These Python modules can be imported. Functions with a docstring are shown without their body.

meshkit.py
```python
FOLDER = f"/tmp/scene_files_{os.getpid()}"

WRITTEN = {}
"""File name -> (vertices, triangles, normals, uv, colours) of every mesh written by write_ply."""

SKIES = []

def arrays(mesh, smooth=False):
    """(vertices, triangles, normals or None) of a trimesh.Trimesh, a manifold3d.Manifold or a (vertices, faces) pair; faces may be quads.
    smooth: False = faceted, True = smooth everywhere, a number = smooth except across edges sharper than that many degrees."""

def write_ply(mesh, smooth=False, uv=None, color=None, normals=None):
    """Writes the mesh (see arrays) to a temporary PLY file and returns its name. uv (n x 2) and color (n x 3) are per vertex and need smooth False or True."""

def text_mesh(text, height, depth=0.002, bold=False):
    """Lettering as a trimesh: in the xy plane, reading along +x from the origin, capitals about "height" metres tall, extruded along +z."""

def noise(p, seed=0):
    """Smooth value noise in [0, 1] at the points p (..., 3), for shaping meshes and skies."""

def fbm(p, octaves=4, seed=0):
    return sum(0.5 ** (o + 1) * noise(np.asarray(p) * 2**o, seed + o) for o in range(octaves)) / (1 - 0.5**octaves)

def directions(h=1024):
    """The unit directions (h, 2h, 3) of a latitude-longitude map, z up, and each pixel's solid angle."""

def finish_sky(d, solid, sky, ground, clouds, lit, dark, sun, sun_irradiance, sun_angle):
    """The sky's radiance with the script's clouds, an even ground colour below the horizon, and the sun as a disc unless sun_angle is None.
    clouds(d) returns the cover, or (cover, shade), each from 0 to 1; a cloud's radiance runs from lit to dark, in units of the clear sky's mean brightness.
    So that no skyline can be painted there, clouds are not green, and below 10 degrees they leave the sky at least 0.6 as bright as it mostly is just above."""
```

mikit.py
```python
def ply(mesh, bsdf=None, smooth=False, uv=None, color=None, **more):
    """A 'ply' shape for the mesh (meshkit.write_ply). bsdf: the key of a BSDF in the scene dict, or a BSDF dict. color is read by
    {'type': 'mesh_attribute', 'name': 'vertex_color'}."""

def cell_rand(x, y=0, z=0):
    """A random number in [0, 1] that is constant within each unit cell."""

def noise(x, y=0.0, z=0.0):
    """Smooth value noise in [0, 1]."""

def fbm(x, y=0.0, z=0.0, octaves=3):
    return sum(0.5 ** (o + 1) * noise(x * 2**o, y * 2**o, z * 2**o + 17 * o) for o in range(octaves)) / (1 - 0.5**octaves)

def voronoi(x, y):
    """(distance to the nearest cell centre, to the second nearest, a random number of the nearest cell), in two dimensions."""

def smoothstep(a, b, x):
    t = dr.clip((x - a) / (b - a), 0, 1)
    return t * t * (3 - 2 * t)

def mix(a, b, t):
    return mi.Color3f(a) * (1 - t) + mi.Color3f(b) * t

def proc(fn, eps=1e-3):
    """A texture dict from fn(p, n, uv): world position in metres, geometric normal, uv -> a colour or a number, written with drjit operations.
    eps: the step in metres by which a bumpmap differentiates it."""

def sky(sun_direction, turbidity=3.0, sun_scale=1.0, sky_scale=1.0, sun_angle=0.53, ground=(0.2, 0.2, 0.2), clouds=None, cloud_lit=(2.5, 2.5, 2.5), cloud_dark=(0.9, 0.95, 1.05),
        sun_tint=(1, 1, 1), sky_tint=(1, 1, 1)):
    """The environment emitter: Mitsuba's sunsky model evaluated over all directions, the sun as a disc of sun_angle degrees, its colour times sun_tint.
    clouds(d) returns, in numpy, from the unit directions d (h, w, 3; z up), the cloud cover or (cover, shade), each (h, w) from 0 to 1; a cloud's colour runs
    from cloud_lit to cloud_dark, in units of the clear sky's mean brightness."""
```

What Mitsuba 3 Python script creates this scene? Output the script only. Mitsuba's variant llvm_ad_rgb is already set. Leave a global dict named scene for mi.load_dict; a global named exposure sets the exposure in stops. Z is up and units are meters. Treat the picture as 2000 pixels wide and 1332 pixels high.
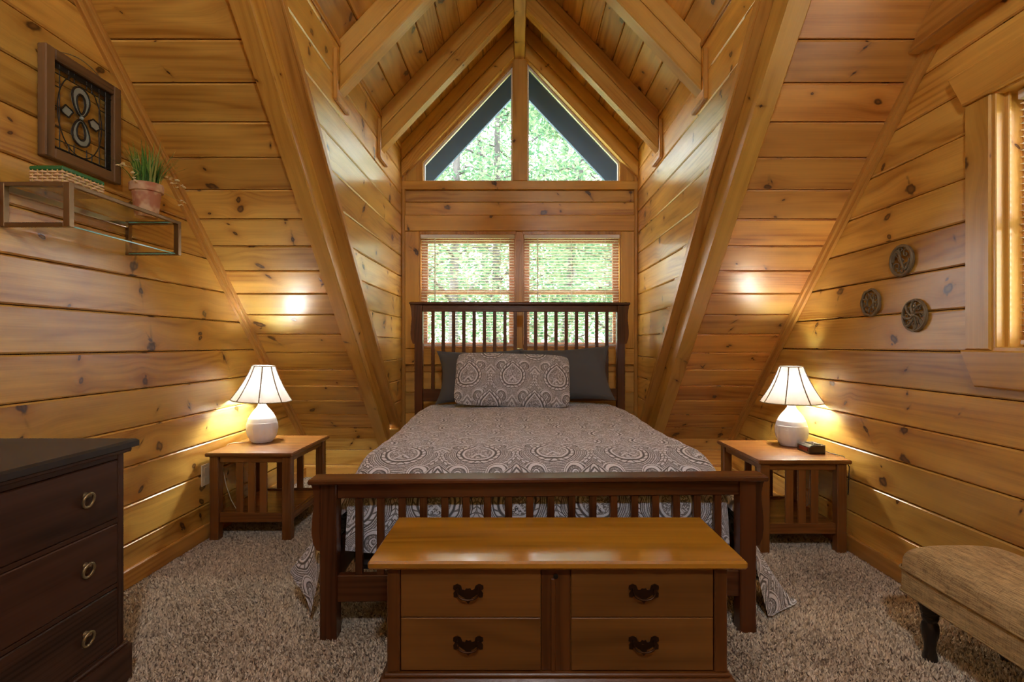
import math, random
import numpy as np, trimesh, mitsuba as mi, drjit as dr, mikit
from mikit import noise, fbm, cell_rand, smoothstep, mix, voronoi
from shapely.geometry import Polygon, LineString
from shapely.geometry.polygon import orient
T = mi.ScalarTransform4f
scene, labels = {}, {}
rng = np.random.default_rng(7)

# ------------------------------------------------------------------ camera, sky, big lamps, exposure
F, VPX, VPY, CAMZ = 1030.0, 1012.0, 672.0, 1.10
exposure = 0.2
scene['camera'] = {'type': 'perspective', 'fov': math.degrees(2 * math.atan(1000 / F)), 'fov_axis': 'x',
                   'principal_point_offset_x': (1000 - VPX) / 2000, 'principal_point_offset_y': (666 - VPY) / 1332,
                   'near_clip': 0.02, 'far_clip': 300,
                   'to_world': T().look_at(origin=[0, 0, CAMZ], target=[0, 1, CAMZ], up=[0, 0, 1])}
SKY = 85
scene['sky'] = mikit.sky([0.3, 0.6, 0.8], turbidity=4, sun_scale=0.0, sky_scale=1.0 * SKY, ground=(0.12, 0.14, 0.07),
                         clouds=lambda d: np.full(d.shape[:2], 0.93), cloud_lit=(1.9, 1.98, 2.1))
BULB_L = (700, 706, 676)
BULB_R = (750, 690, 570)
UNSEEN_CEIL = (9, 9.5, 10)
UNSEEN_REAR = (178, 186, 197)

# ------------------------------------------------------------------ materials
def C(r, g, b):
    return [((x / 255 + 0.055) / 1.055) ** 2.4 if x > 10 else x / 255 / 12.92 for x in (r, g, b)]

def rgb(c):
    return {'type': 'rgb', 'value': list(map(float, c))}

def mat(key, color, rough=0.5, spec=0.5, metallic=0.0, bump=None, **k):
    d = {'type': 'principled', 'base_color': color if isinstance(color, dict) else rgb(color), 'roughness': rough,
         'metallic': metallic, **k}
    if metallic == 0 and spec is not None:
        d['specular'] = spec
    if bump:
        d = {'type': 'bumpmap', 'arbitrary': bump[0], 'scale': bump[1], 'bsdf': d}
    scene[key] = {'type': 'twosided', 'bsdf': d}

def wood_fn(light, dark, knotc, kn=0.0, tone=0.22, streak=1.0, ringf=30.0, cell=0.27, red=0.06):
    def fn(p, n, uv):
        u, v = mi.Float(uv.x), mi.Float(uv.y)
        k = dr.floor(u / 8)
        r1, r2, r3 = cell_rand(k, 3, 1), cell_rand(k, 5, 2), cell_rand(k, 7, 3)
        vv, core, halo = v + 0.0, mi.Float(0), mi.Float(0)
        tail = mi.Float(0)
        if kn > 0:
            wob = noise(u * 70, v * 70, k)
            for a in (-1, 0, 1):
                ci = dr.floor(u / cell) + a
                e = dr.select(cell_rand(ci, 4, 7) < kn, mi.Float(1), mi.Float(0))
                x0 = (ci + 0.1 + 0.8 * cell_rand(ci, 1, 7)) * cell
                for w in (0, 1):                      # a knot and, sometimes, a second one of the same whorl
                    if w == 1:
                        e = e * dr.select(cell_rand(ci, 14, 7) < 0.45, mi.Float(1), mi.Float(0))
                        x0 = x0 + (cell_rand(ci, 15, 7) - 0.5) * 0.03
                    y0 = (cell_rand(ci, 2 + 20 * w, 7) - 0.5) * 0.15
                    q = cell_rand(ci, 3 + 20 * w, 7)
                    s = 0.005 + 0.021 * q * q * q
                    dx, dy = (u - x0), (v - y0)
                    sk = (cell_rand(ci, 6 + 20 * w, 7) - 0.5) * 1.8
                    asp = 0.55 + 0.9 * cell_rand(ci, 5 + 20 * w, 7)
                    d = dr.sqrt(dr.square((dx + sk * dy) / asp) + dr.square(dy)) / s + 0.5 * (wob - 0.5)
                    core = dr.maximum(core, e * (1 - smoothstep(0.7, 1.25, d)) * (0.68 + 0.32 * smoothstep(0.1, 0.8, d)))
                    halo = dr.maximum(halo, e * dr.exp(-0.5 * d))
                    tl = dr.exp(-dr.square((dx + sk * dy) / (0.0035 + 0.18 * s))) * dr.exp(-dr.square(dy / (3.2 * s))) * smoothstep(0.2, 0.6, wob)
                    tail = dr.maximum(tail, e * tl * dr.select(cell_rand(ci, 16, 7) < 0.4, mi.Float(1), mi.Float(0)))
                    vv = vv - e * 0.7 * dy * dr.exp(-0.05 * d * d)
        g1 = fbm(u * 1.1 + r1 * 50, vv * 30 + r2 * 31, k * 0.73, 3)
        wave = fbm(u * 0.9 + r2 * 9, vv * 6 + r1 * 20, k * 0.37, 2)
        heart = smoothstep(0.38, 0.68, fbm(u * 1.7 + r3 * 30, vv * 9 + r1 * 7, k * 0.51, 3))
        ring = 0.5 + 0.5 * dr.sin(6.2832 * (vv * ringf * (0.5 + 0.7 * r3) + 6.0 * wave))
        fine = noise(u * 7, vv * 480, k)
        t = dr.clip(0.36 * streak * smoothstep(0.35, 0.7, g1) + 0.42 * streak * ring * ring * heart + 0.40 * heart + 0.18 * (fine - 0.3), 0, 1)
        c = mix(light, dark, t)
        c = c * (1 + tone * 2 * (r1 - 0.55))
        c = c * mi.Color3f(1.0, 1 - red * r2, 1 - 1.6 * red * r2)
        if kn > 0:
            c = mix(c, c * mi.Color3f(0.62, 0.42, 0.28), dr.clip(1.1 * halo, 0, 0.8))
            c = mix(c, mi.Color3f(knotc) * 1.6, dr.clip(tail, 0, 1) * 0.75)
            c = mix(c, mi.Color3f(knotc), core * 0.93)
        return c
    return fn

PL, PD, PK = C(218, 175, 84), C(162, 107, 36), C(48, 25, 12)
mat('pine', mikit.proc(wood_fn(PL, PD, PK, kn=0.72, cell=0.35, streak=0.7)), 0.36, 0.75)
mat('pine_gloss', mikit.proc(wood_fn(PL, PD, PK, kn=0.66, cell=0.36, streak=0.5)), 0.22, None, eta=2.1)
mat('pine_red', mikit.proc(wood_fn(C(214, 159, 78), C(158, 94, 34), PK, kn=0.72, cell=0.35, streak=0.7)), 0.36, 0.75)
mat('pine_beam', mikit.proc(wood_fn(C(211, 167, 80), C(172, 120, 46), PK, kn=0.4, cell=0.5, tone=0.1, streak=0.6)), 0.32, 0.5)
mat('pine_trim', mikit.proc(wood_fn(C(198, 150, 74), C(162, 110, 46), PK, kn=0.0, tone=0.08)), 0.3, 0.5)
mat('cherry', mikit.proc(wood_fn(C(88, 49, 24), C(52, 27, 13), PK, tone=0.08, ringf=45)), 0.3, 0.5)
mat('oak_brown', mikit.proc(wood_fn(C(120, 76, 36), C(78, 44, 19), PK, tone=0.07, ringf=45)), 0.3, 0.5)
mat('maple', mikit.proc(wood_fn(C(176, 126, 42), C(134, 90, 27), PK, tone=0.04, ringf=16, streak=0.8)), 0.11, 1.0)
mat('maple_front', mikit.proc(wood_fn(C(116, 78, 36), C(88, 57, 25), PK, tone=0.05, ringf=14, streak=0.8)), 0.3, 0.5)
mat('espresso', mikit.proc(wood_fn(C(72, 45, 32), C(33, 20, 14), PK, tone=0.1, ringf=60)), 0.42, 0.4)
mat('old_wood', mikit.proc(wood_fn(C(122, 94, 60), C(70, 50, 31), PK, tone=0.1)), 0.6, 0.3)
mat('dresser_top', C(40, 36, 34), 0.42, 0.4)
mat('black_wood', C(24, 19, 17), 0.35, 0.5)
mat('bronze', C(120, 96, 66), 0.32, metallic=0.9)
mat('chrome', C(190, 180, 165), 0.15, metallic=1.0)
mat('pewter', C(176, 164, 132), 0.28, metallic=0.9)
mat('dark_brass', C(66, 46, 32), 0.34, metallic=0.8)
mat('iron', C(116, 106, 84), 0.5, metallic=0.3)
mat('lead', C(40, 37, 32), 0.4, metallic=0.4)
mat('white_plastic', C(232, 230, 224), 0.35)
mat('ivory_plastic', C(222, 208, 172), 0.4)
mat('blind_white', C(236, 232, 224), 0.4)
mat('black_plastic', C(20, 18, 18), 0.3)
mat('red_display', C(92, 16, 22), 0.15)
mat('sash', C(176, 128, 96), 0.4)
mat('bead', C(232, 232, 222), 0.4)
mat('slate_paint', C(80, 108, 143), 0.6)
mat('siding', C(120, 100, 80), 0.7)
mat('grey_pillow', mikit.proc(lambda p, n, uv: mi.Color3f(C(84, 87, 90)) * (0.9 + 0.2 * noise(p.x * 900, p.y * 900, p.z * 900))), 0.9, 0.1, sheen=0.3)
mat('cord_white', C(190, 176, 150), 0.5)
mat('cord_black', C(22, 20, 18), 0.5)
mat('cord_brown', C(96, 66, 42), 0.5)
mat('green_paint', C(34, 104, 52), 0.3)
mat('wicker', C(216, 188, 146), 0.6)
mat('terracotta', mikit.proc(lambda p, n, uv: mix(C(176, 118, 88), C(206, 176, 142), smoothstep(0.42, 0.72, fbm(p.x * 28, p.y * 28, p.z * 22)))), 0.8, 0.2)
mat('soil', C(52, 40, 28), 0.9, 0.1)
mat('grass_blade', {'type': 'mesh_attribute', 'name': 'vertex_color'}, 0.5, 0.3)
mat('petal', C(240, 226, 176), 0.6)
mat('straw', C(190, 166, 96), 0.6)
mat('carpet_base', C(96, 80, 66), 0.95, 0.05)
mat('carpet_tuft', {'type': 'mesh_attribute', 'name': 'vertex_color'}, 0.95, 0.05)
mat('bark', mikit.proc(lambda p, n, uv: mix(C(98, 96, 92), C(66, 64, 62), fbm(p.x * 9, p.y * 9, p.z * 2))), 0.9, 0.1)
mat('ground_leaf', mikit.proc(lambda p, n, uv: mix(C(96, 120, 58), C(110, 92, 66), fbm(p.x * 0.7, p.y * 0.7, 3.3))), 0.95, 0.05)
scene['leaf'] = {'type': 'principledthin', 'base_color': {'type': 'mesh_attribute', 'name': 'vertex_color'}, 'roughness': 0.5, 'diff_trans': 1.1}
scene['shade_cloth'] = {'type': 'principledthin', 'base_color': rgb(C(238, 232, 220)), 'roughness': 0.9, 'diff_trans': 0.14}
mat('shade_rib', C(150, 140, 112), 0.7)
mat('glaze_white', C(226, 228, 230), 0.45, 0.4)
scene['pane'] = {'type': 'thindielectric', 'int_ior': 1.5}
scene['shelf_glass'] = {'type': 'thindielectric', 'int_ior': 1.5, 'specular_transmittance': rgb((0.86, 0.94, 0.91))}
mat('glass_edge', C(120, 190, 176), 0.15)
mat('tinted_glass', C(128, 142, 136), 0.15, 1.0)
scene['dark_glass'] = {'type': 'principledthin', 'base_color': rgb(C(44, 42, 38)), 'roughness': 0.3, 'spec_trans': 0.2, 'diff_trans': 0.3}

# bench cloth: slubby chenille
def bench_fn(p, n, uv):
    u, v = uv.x, uv.y
    a = fbm(u * 40, v * 520, 1.0, 3)
    b = noise(u * 700, v * 60 + 9)
    return mix(C(204, 182, 136), C(132, 108, 70), dr.clip(0.55 * smoothstep(0.3, 0.72, a) + 0.25 * smoothstep(0.55, 0.9, b) + 0.25 * smoothstep(0.4, 0.7, fbm(u * 9, v * 60, 3.0, 2)), 0, 1))
mat('bench_cloth', mikit.proc(bench_fn), 0.85, 0.15, sheen=0.4)

# damask of the bedspread and the long pillow, in metres of cloth
def damask_fn(p, n, uv):
    W_, H_ = 0.31, 0.44
    u, v = mi.Float(uv.x), mi.Float(uv.y)
    wv = noise(u * 40, v * 40)
    u, v = u + 0.004 * (wv - 0.5), v + 0.004 * (noise(u * 40, v * 40, 5.0) - 0.5)

    def cell(ox, oy):
        x, y = u / W_ + ox, v / H_ + oy
        return (x - dr.floor(x) - 0.5) * W_, (y - dr.floor(y) - 0.5) * H_

    def band(d, c, w):
        return 1 - smoothstep(w * 0.7, w * 1.3, dr.abs(d - c))

    cream, dark = mi.Float(0), mi.Float(0)
    dots = smoothstep(0.5, 0.62, noise(u * 300, v * 300))
    dmin = mi.Float(9)
    scr, scd, bud_c, bud_d, near = mi.Float(0), mi.Float(0), mi.Float(0), mi.Float(0), mi.Float(0)
    for ox, oy in ((0.0, 0.0), (0.5, 0.5)):
        x, y = cell(ox, oy)
        ax = dr.abs(x)
        yy = y - 0.02
        ph = dr.atan2(ax, yy + 0.006)                 # 0 upwards, pi downwards
        rho = dr.sqrt(ax * ax + dr.square(yy + 0.006))
        prof = 0.066 * (1 + 0.52 * dr.exp(-dr.abs(ph) / 0.30) - 0.10 * dr.exp(-dr.square((ph - 3.1416) / 0.5)))
        d = rho - prof
        dmin = dr.minimum(dmin, d)
        inside = 1 - smoothstep(-0.001, 0.001, d)
        cream = dr.maximum(cream, band(d, -0.004, 0.0045))
        cream = dr.maximum(cream, inside * (1 - smoothstep(-0.014, -0.010, d)) * 0.85 * dots)
        chev = yy + 0.030 + ax * 1.15
        cream = dr.maximum(cream, inside * (1 - smoothstep(-0.02, -0.017, d)) * (band(chev, 0.020, 0.006) + band(chev, -0.012, 0.006)))
        dark = dr.maximum(dark, inside * (1 - smoothstep(-0.02, -0.017, d)) * band(chev, 0.004, 0.008))
        lf = dr.abs(dr.sin(ph * 9 + d * 90))
        cream = dr.maximum(cream, band(d, 0.017, 0.006) * smoothstep(0.3, 0.55, lf))
        dark = dr.maximum(dark, band(d, 0.006, 0.003) + band(d, 0.0265, 0.002))
        cream = dr.maximum(cream, 0.8 * band(d, 0.031, 0.0018))
        sx, sy = ax - 0.080, y + 0.122
        r = dr.sqrt(sx * sx + sy * sy) + 1e-5
        th = dr.atan2(sy, sx)
        q = dr.log(r / 0.004) * 0.80 - th / 6.2832
        q = q - dr.floor(q)
        sw = 1 - smoothstep(0.040, 0.043, r)
        scr = dr.maximum(scr, sw * (1 - smoothstep(0.15, 0.21, dr.abs(q - 0.5))) + band(r, 0.047, 0.0022) + sw * 0.6 * dots * smoothstep(0.3, 0.36, dr.abs(q - 0.5)) * 0.7)
        scd = dr.maximum(scd, sw * band(dr.abs(q - 0.5), 0.26, 0.05))
        near = dr.maximum(near, 1 - smoothstep(0.050, 0.053, r))
        bx, byy = cell(ox + 0.5, oy)
        bu = byy - 0.085 + dr.abs(bx) * 1.15
        bz = (1 - smoothstep(0.030, 0.034, dr.abs(bx))) * (1 - smoothstep(0.055, 0.06, dr.abs(byy - 0.07)))
        bud_c = dr.maximum(bud_c, bz * (band(bu, 0.014, 0.005) + band(bu, -0.016, 0.006)))
        bud_d = dr.maximum(bud_d, bz * band(bu, -0.001, 0.007))
    free = smoothstep(0.033, 0.036, dmin)
    cream = dr.maximum(cream, free * scr)
    dark = dr.maximum(dark, free * scd)
    free2 = free * (1 - near)
    cream = dr.maximum(cream, free2 * bud_c)
    dark = dr.maximum(dark, free2 * bud_d)
    # leafy ogee lattice between the spades
    xl = 0.25 * W_ * (1 + dr.cos(6.2832 * (v / H_ - dr.floor(v / H_) - 0.5)))
    xm = u / W_ - dr.floor(u / W_) - 0.5
    dl = dr.abs(dr.abs(xm) * W_ - xl) * 0.75
    leafy = dr.abs(dr.sin(v * 150 + dl * 160))
    lat = free2 * (1 - smoothstep(0.009, 0.0105, dl)) * (1 - dr.clip(bud_c + bud_d, 0, 1))
    cream = dr.maximum(cream, lat * smoothstep(0.35, 0.6, leafy) * smoothstep(0.001, 0.002, dl))
    dark = dr.maximum(dark, free2 * band(dl, 0.0115, 0.0018))
    # fine lines that follow the motifs, broken into dashes
    cont = dr.minimum(dmin, dl * 1.3 + 0.02)
    lines = dr.sin(cont * 860) * (0.55 + 0.9 * noise(u * 170, v * 170, 2.0))
    cream = dr.clip(dr.maximum(cream, (free2 - lat) * 0.85 * smoothstep(0.25, 0.6, lines)), 0, 1)
    thr = 0.92 + 0.16 * noise(u * 1500, v * 1500)
    c = mix(C(128, 128, 132), C(90, 90, 95), dr.clip(dark, 0, 1) * (1 - cream))
    return mix(c, C(226, 230, 238), cream) * thr
mat('damask', mikit.proc(damask_fn), 0.9, 0.1, sheen=0.25)

# ------------------------------------------------------------------ helpers
def vec(*a):
    return np.array(a, float)

def unit(v):
    v = np.asarray(v, float)
    return v / np.linalg.norm(v)

USED = {}
def name(parent, part):
    k = f'{parent}__{part}' if parent else part
    i = USED.get(k, 0)
    USED[k] = i + 1
    return k if i == 0 else f'{k}_{i:03d}'

def thing(key, label=None, cat=None, group=None, kind=None):
    k = name(None, key)
    d = {}
    if label: d['label'] = label
    if cat: d['category'] = cat
    if group: d['group'] = group
    if kind: d['kind'] = kind
    labels[k] = d
    return k

seed_i = [1]
def wuv(m, g, seed=None):
    if seed is None:
        seed_i[0] = (seed_i[0] * 7 + 13) % 251
        seed = seed_i[0]
    g = unit(g)
    v, f = np.asarray(m.vertices), np.asarray(m.faces)
    tri = v[f]
    c = (v.min(0) + v.max(0)) / 2
    n = np.cross(tri[:, 1] - tri[:, 0], tri[:, 2] - tri[:, 0])
    n /= np.maximum(np.linalg.norm(n, axis=1, keepdims=True), 1e-12)
    va = np.cross(g, n)
    L = np.linalg.norm(va, axis=1)
    e1 = unit(np.cross(g, [0.31, 0.83, 0.46]))
    va[L < 0.3] = e1
    va /= np.linalg.norm(va, axis=1, keepdims=True)
    big = np.argmax(np.abs(va), 1)
    va *= np.sign(va[np.arange(len(va)), big])[:, None]
    rel = tri - c
    uu = rel @ g + 8 * seed + 4
    vv = np.einsum('ijk,ik->ij', rel, va)
    return trimesh.Trimesh(tri.reshape(-1, 3), np.arange(len(tri) * 3).reshape(-1, 3), process=False), np.stack([uu.ravel(), vv.ravel()], 1)

def put(key, mesh, m, g=None, smooth=False, seed=None, uv=None, color=None, to_world=None, **more):
    """one entry of the scene; g = direction of the grain of a wooden piece"""
    if g is not None:
        mesh, uv = wuv(mesh, g, seed)
        smooth = False
    d = mikit.ply(mesh, m, smooth=smooth, uv=uv, color=color, **more)
    if to_world is not None:
        d['to_world'] = to_world
    scene[key] = d
    return key

def part(parent, nm, mesh, m, label=None, kind=None, **k):
    key = name(parent, nm)
    put(key, mesh, m, **k)
    if label or kind:
        labels[key] = {**({'label': label} if label else {}), **({'kind': kind} if kind else {})}
    return key

def clone(src, parent, nm, to_world):
    key = name(parent, nm)
    scene[key] = {**scene[src], 'to_world': to_world}
    return key

def slab(poly, o, a, b, n, t0, t1, bev=0.006):
    """convex polygon (in a, b) from depth t0 to a bevelled face at t1 along n"""
    P = np.asarray(poly, float)
    A = 0.5 * np.sum(P[:, 0] * np.roll(P[:, 1], -1) - np.roll(P[:, 0], -1) * P[:, 1])
    if A < 0:
        P = P[::-1]
    N = len(P)
    ed = np.roll(P, -1, 0) - P
    ed = ed / np.linalg.norm(ed, axis=1, keepdims=True)
    nn = np.stack([-ed[:, 1], ed[:, 0]], 1)
    Q = []
    for i in range(N):
        n0, n1 = nn[i - 1], nn[i]
        M = np.array([n0, n1])
        Q.append(np.linalg.solve(M, [n0 @ P[i] + bev, n1 @ P[i] + bev]) if abs(np.linalg.det(M)) > 1e-4 else P[i] + n1 * bev)
    Q = np.array(Q)
    o, a, b, n = (np.asarray(x, float) for x in (o, a, b, n))
    L = lambda R, t: o + R[:, :1] * a + R[:, 1:] * b + n * t
    V = np.vstack([L(P, t0), L(P, t1 - bev), L(Q, t1)])
    Fc = []
    for i in range(N):
        j = (i + 1) % N
        for r in (0, N):
            Fc += [[r + i, r + j, r + N + j], [r + i, r + N + j, r + N + i]]
    for i in range(1, N - 1):
        Fc.append([2 * N, 2 * N + i, 2 * N + i + 1])
        Fc.append([0, i + 1, i])
    return trimesh.Trimesh(V, Fc, process=False)

def clip(poly, region):
    r = Polygon(poly).intersection(region)
    if r.is_empty or r.area < 2e-4 or r.geom_type != 'Polygon':
        return None
    r = orient(r.simplify(1e-4))
    return np.array(r.exterior.coords)[:-1]

def rect(x0, x1, y0, y1):
    return [(x0, y0), (x1, y0), (x1, y1), (x0, y1)]

def box(x0, x1, y0, y1, z0, z1, bev=0.003):
    """box with all twelve edges chamfered"""
    x0, x1, y0, y1, z0, z1 = min(x0, x1), max(x0, x1), min(y0, y1), max(y0, y1), min(z0, z1), max(z0, z1)
    bev = min(bev, 0.3 * min(x1 - x0, y1 - y0, z1 - z0))
    c, h = vec(x0 + x1, y0 + y1, z0 + z1) / 2, vec(x1 - x0, y1 - y0, z1 - z0) / 2
    pts = []
    for sx in (-1, 1):
        for sy in (-1, 1):
            for sz in (-1, 1):
                s = vec(sx, sy, sz)
                for ax in range(3):
                    q = h - bev
                    q = q.copy(); q[ax] = h[ax]
                    pts.append(c + s * q)
    return trimesh.convex.convex_hull(np.array(pts))

def cat(*ms):
    out = []
    for m in ms:
        out += list(m) if isinstance(m, (list, tuple)) else [m]
    return trimesh.util.concatenate(out)

def tube(pts, rad, n=8, closed=False, caps=True):
    P = np.asarray(pts, float)
    R = np.full(len(P), rad, float) if np.isscalar(rad) else np.asarray(rad, float)
    tg = np.gradient(P, axis=0) if not closed else np.roll(P, -1, 0) - np.roll(P, 1, 0)
    tg /= np.maximum(np.linalg.norm(tg, axis=1, keepdims=True), 1e-12)
    ref = vec(0, 0, 1) if abs(tg[0][2]) < 0.9 else vec(1, 0, 0)
    V, N = [], None
    for i in range(len(P)):
        N = np.cross(tg[i], ref) if N is None else N - tg[i] * (N @ tg[i])
        N = N / max(np.linalg.norm(N), 1e-9)
        B = np.cross(tg[i], N)
        an = np.arange(n) * 2 * np.pi / n
        V.append(P[i] + R[i] * (np.cos(an)[:, None] * N + np.sin(an)[:, None] * B))
    V = np.vstack(V)
    Fc = []
    m = len(P)
    for i in range(m if closed else m - 1):
        j = (i + 1) % m
        for k in range(n):
            l = (k + 1) % n
            Fc += [[i * n + k, i * n + l, j * n + l], [i * n + k, j * n + l, j * n + k]]
    if caps and not closed:
        c0, c1 = len(V), len(V) + 1
        V = np.vstack([V, P[:1], P[-1:]])
        for k in range(n):
            l = (k + 1) % n
            Fc += [[c0, l, k], [c1, (m - 1) * n + k, (m - 1) * n + l]]
    return trimesh.Trimesh(V, Fc, process=False)

def lathe(profile, n=40, center=(0, 0, 0)):
    """(radius, z) profile turned about the vertical; outward for a profile that runs upwards"""
    pr = np.asarray(profile, float)
    an = np.arange(n) * 2 * np.pi / n
    V = np.vstack([np.stack([r * np.cos(an), r * np.sin(an), np.full(n, z)], 1) for r, z in pr]) + np.asarray(center)
    Fc = []
    for i in range(len(pr) - 1):
        for k in range(n):
            l = (k + 1) % n
            Fc += [[i * n + k, i * n + l, (i + 1) * n + l], [i * n + k, (i + 1) * n + l, (i + 1) * n + k]]
    return trimesh.Trimesh(V, Fc, process=False)

def grid_mesh(P):
    """(rows, cols, 3) points to a mesh with shared vertices"""
    r, c = P.shape[:2]
    i = np.arange(r * c).reshape(r, c)
    a, b, d, e = i[:-1, :-1].ravel(), i[:-1, 1:].ravel(), i[1:, 1:].ravel(), i[1:, :-1].ravel()
    return trimesh.Trimesh(P.reshape(-1, 3), np.vstack([np.stack([a, b, d], 1), np.stack([a, d, e], 1)]), process=False)

def extrude(outline, o, a, b, n, t):
    """any simple outline (in a, b) pulled to thickness t along n"""
    m = trimesh.creation.extrude_polygon(Polygon(outline), t)
    M = np.eye(4)
    M[:3, 0], M[:3, 1], M[:3, 2], M[:3, 3] = a, b, n, o
    m.apply_transform(M)
    return m

X3, Y3, Z3 = vec(1, 0, 0), vec(0, 1, 0), vec(0, 0, 1)

# ------------------------------------------------------------------ the room
XL, XR, XC = -1.765, 1.765, 0.013          # side walls, middle of the dormer
SL, R0 = 0.98, 4.586                       # main roof: z = R0 - SL * y
QS = math.hypot(1, SL)
DL, DR, YB = -0.99, 1.016, 4.50            # dormer cheeks and back wall
DS, DA = 1.06, 3.85                        # dormer roof: z = DA - DS * |x - XC|
YK = 4.36                                  # knee walls
YREAR, YRIDGE = -2.4, -0.2
ZR = R0 - SL * YRIDGE
wall_region = Polygon([(YREAR, 0), (YK, 0), (YK, R0 - SL * YK), (YRIDGE, ZR), (YREAR, ZR + SL * (YREAR - YRIDGE))])

floor = thing('floor', 'wall to wall carpet in flecked beige and brown', 'carpet', kind='structure')
put('floor', box(XL - 0.05, XR + 0.05, YREAR, YB + 0.05, -0.06, 0.0), 'carpet_base')

wl = thing('wall_left', 'knotty pine plank wall behind the dresser and wall shelf', 'wall', kind='structure')
for k in range(28):
    z0 = 0.0215 + 0.1737 * (k - 1)
    q = clip(rect(YREAR, YK, max(z0, 0) + 0.002, z0 + 0.1737 - 0.002), wall_region)
    if q is not None:
        part(wl, 'plank', slab(q, (XL, 0, 0), Y3, Z3, X3, -0.03, 0), 'pine', g=Y3)

# right wall with a window opening
WY0, WY1, WZ0, WZ1 = 1.08, 1.955, 1.085, 2.035
wr = thing('wall_right', 'knotty pine plank wall behind the right night stand and bench', 'wall', kind='structure')
for k in range(28):
    z0, z1 = 1.0695 + 0.1717 * (k - 7), 1.0695 + 0.1717 * (k - 6)
    if z1 < 0.01:
        continue
    z0 = max(z0, 0)
    spans = [(YREAR, YK, z0, z1)]
    if z1 > WZ0 and z0 < WZ1:
        spans = [(YREAR, WY0, z0, z1), (WY1, YK, z0, z1)]
        if z0 < WZ0: spans.append((WY0, WY1, z0, WZ0))
        if z1 > WZ1: spans.append((WY0, WY1, WZ1, z1))
    sd = (k * 11 + 40) % 250
    for (a0, a1, b0, b1) in spans:
        q = clip(rect(a0 + 0.0005, a1 - 0.0005, b0 + 0.002, b1 - 0.002), wall_region)
        if q is not None:
            q = np.stack([-q[:, 0], q[:, 1]], 1)
            part(wr, 'plank', slab(q, (XR, 0, 0), -Y3, Z3, -X3, -0.03, 0), 'pine', g=Y3)

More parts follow.
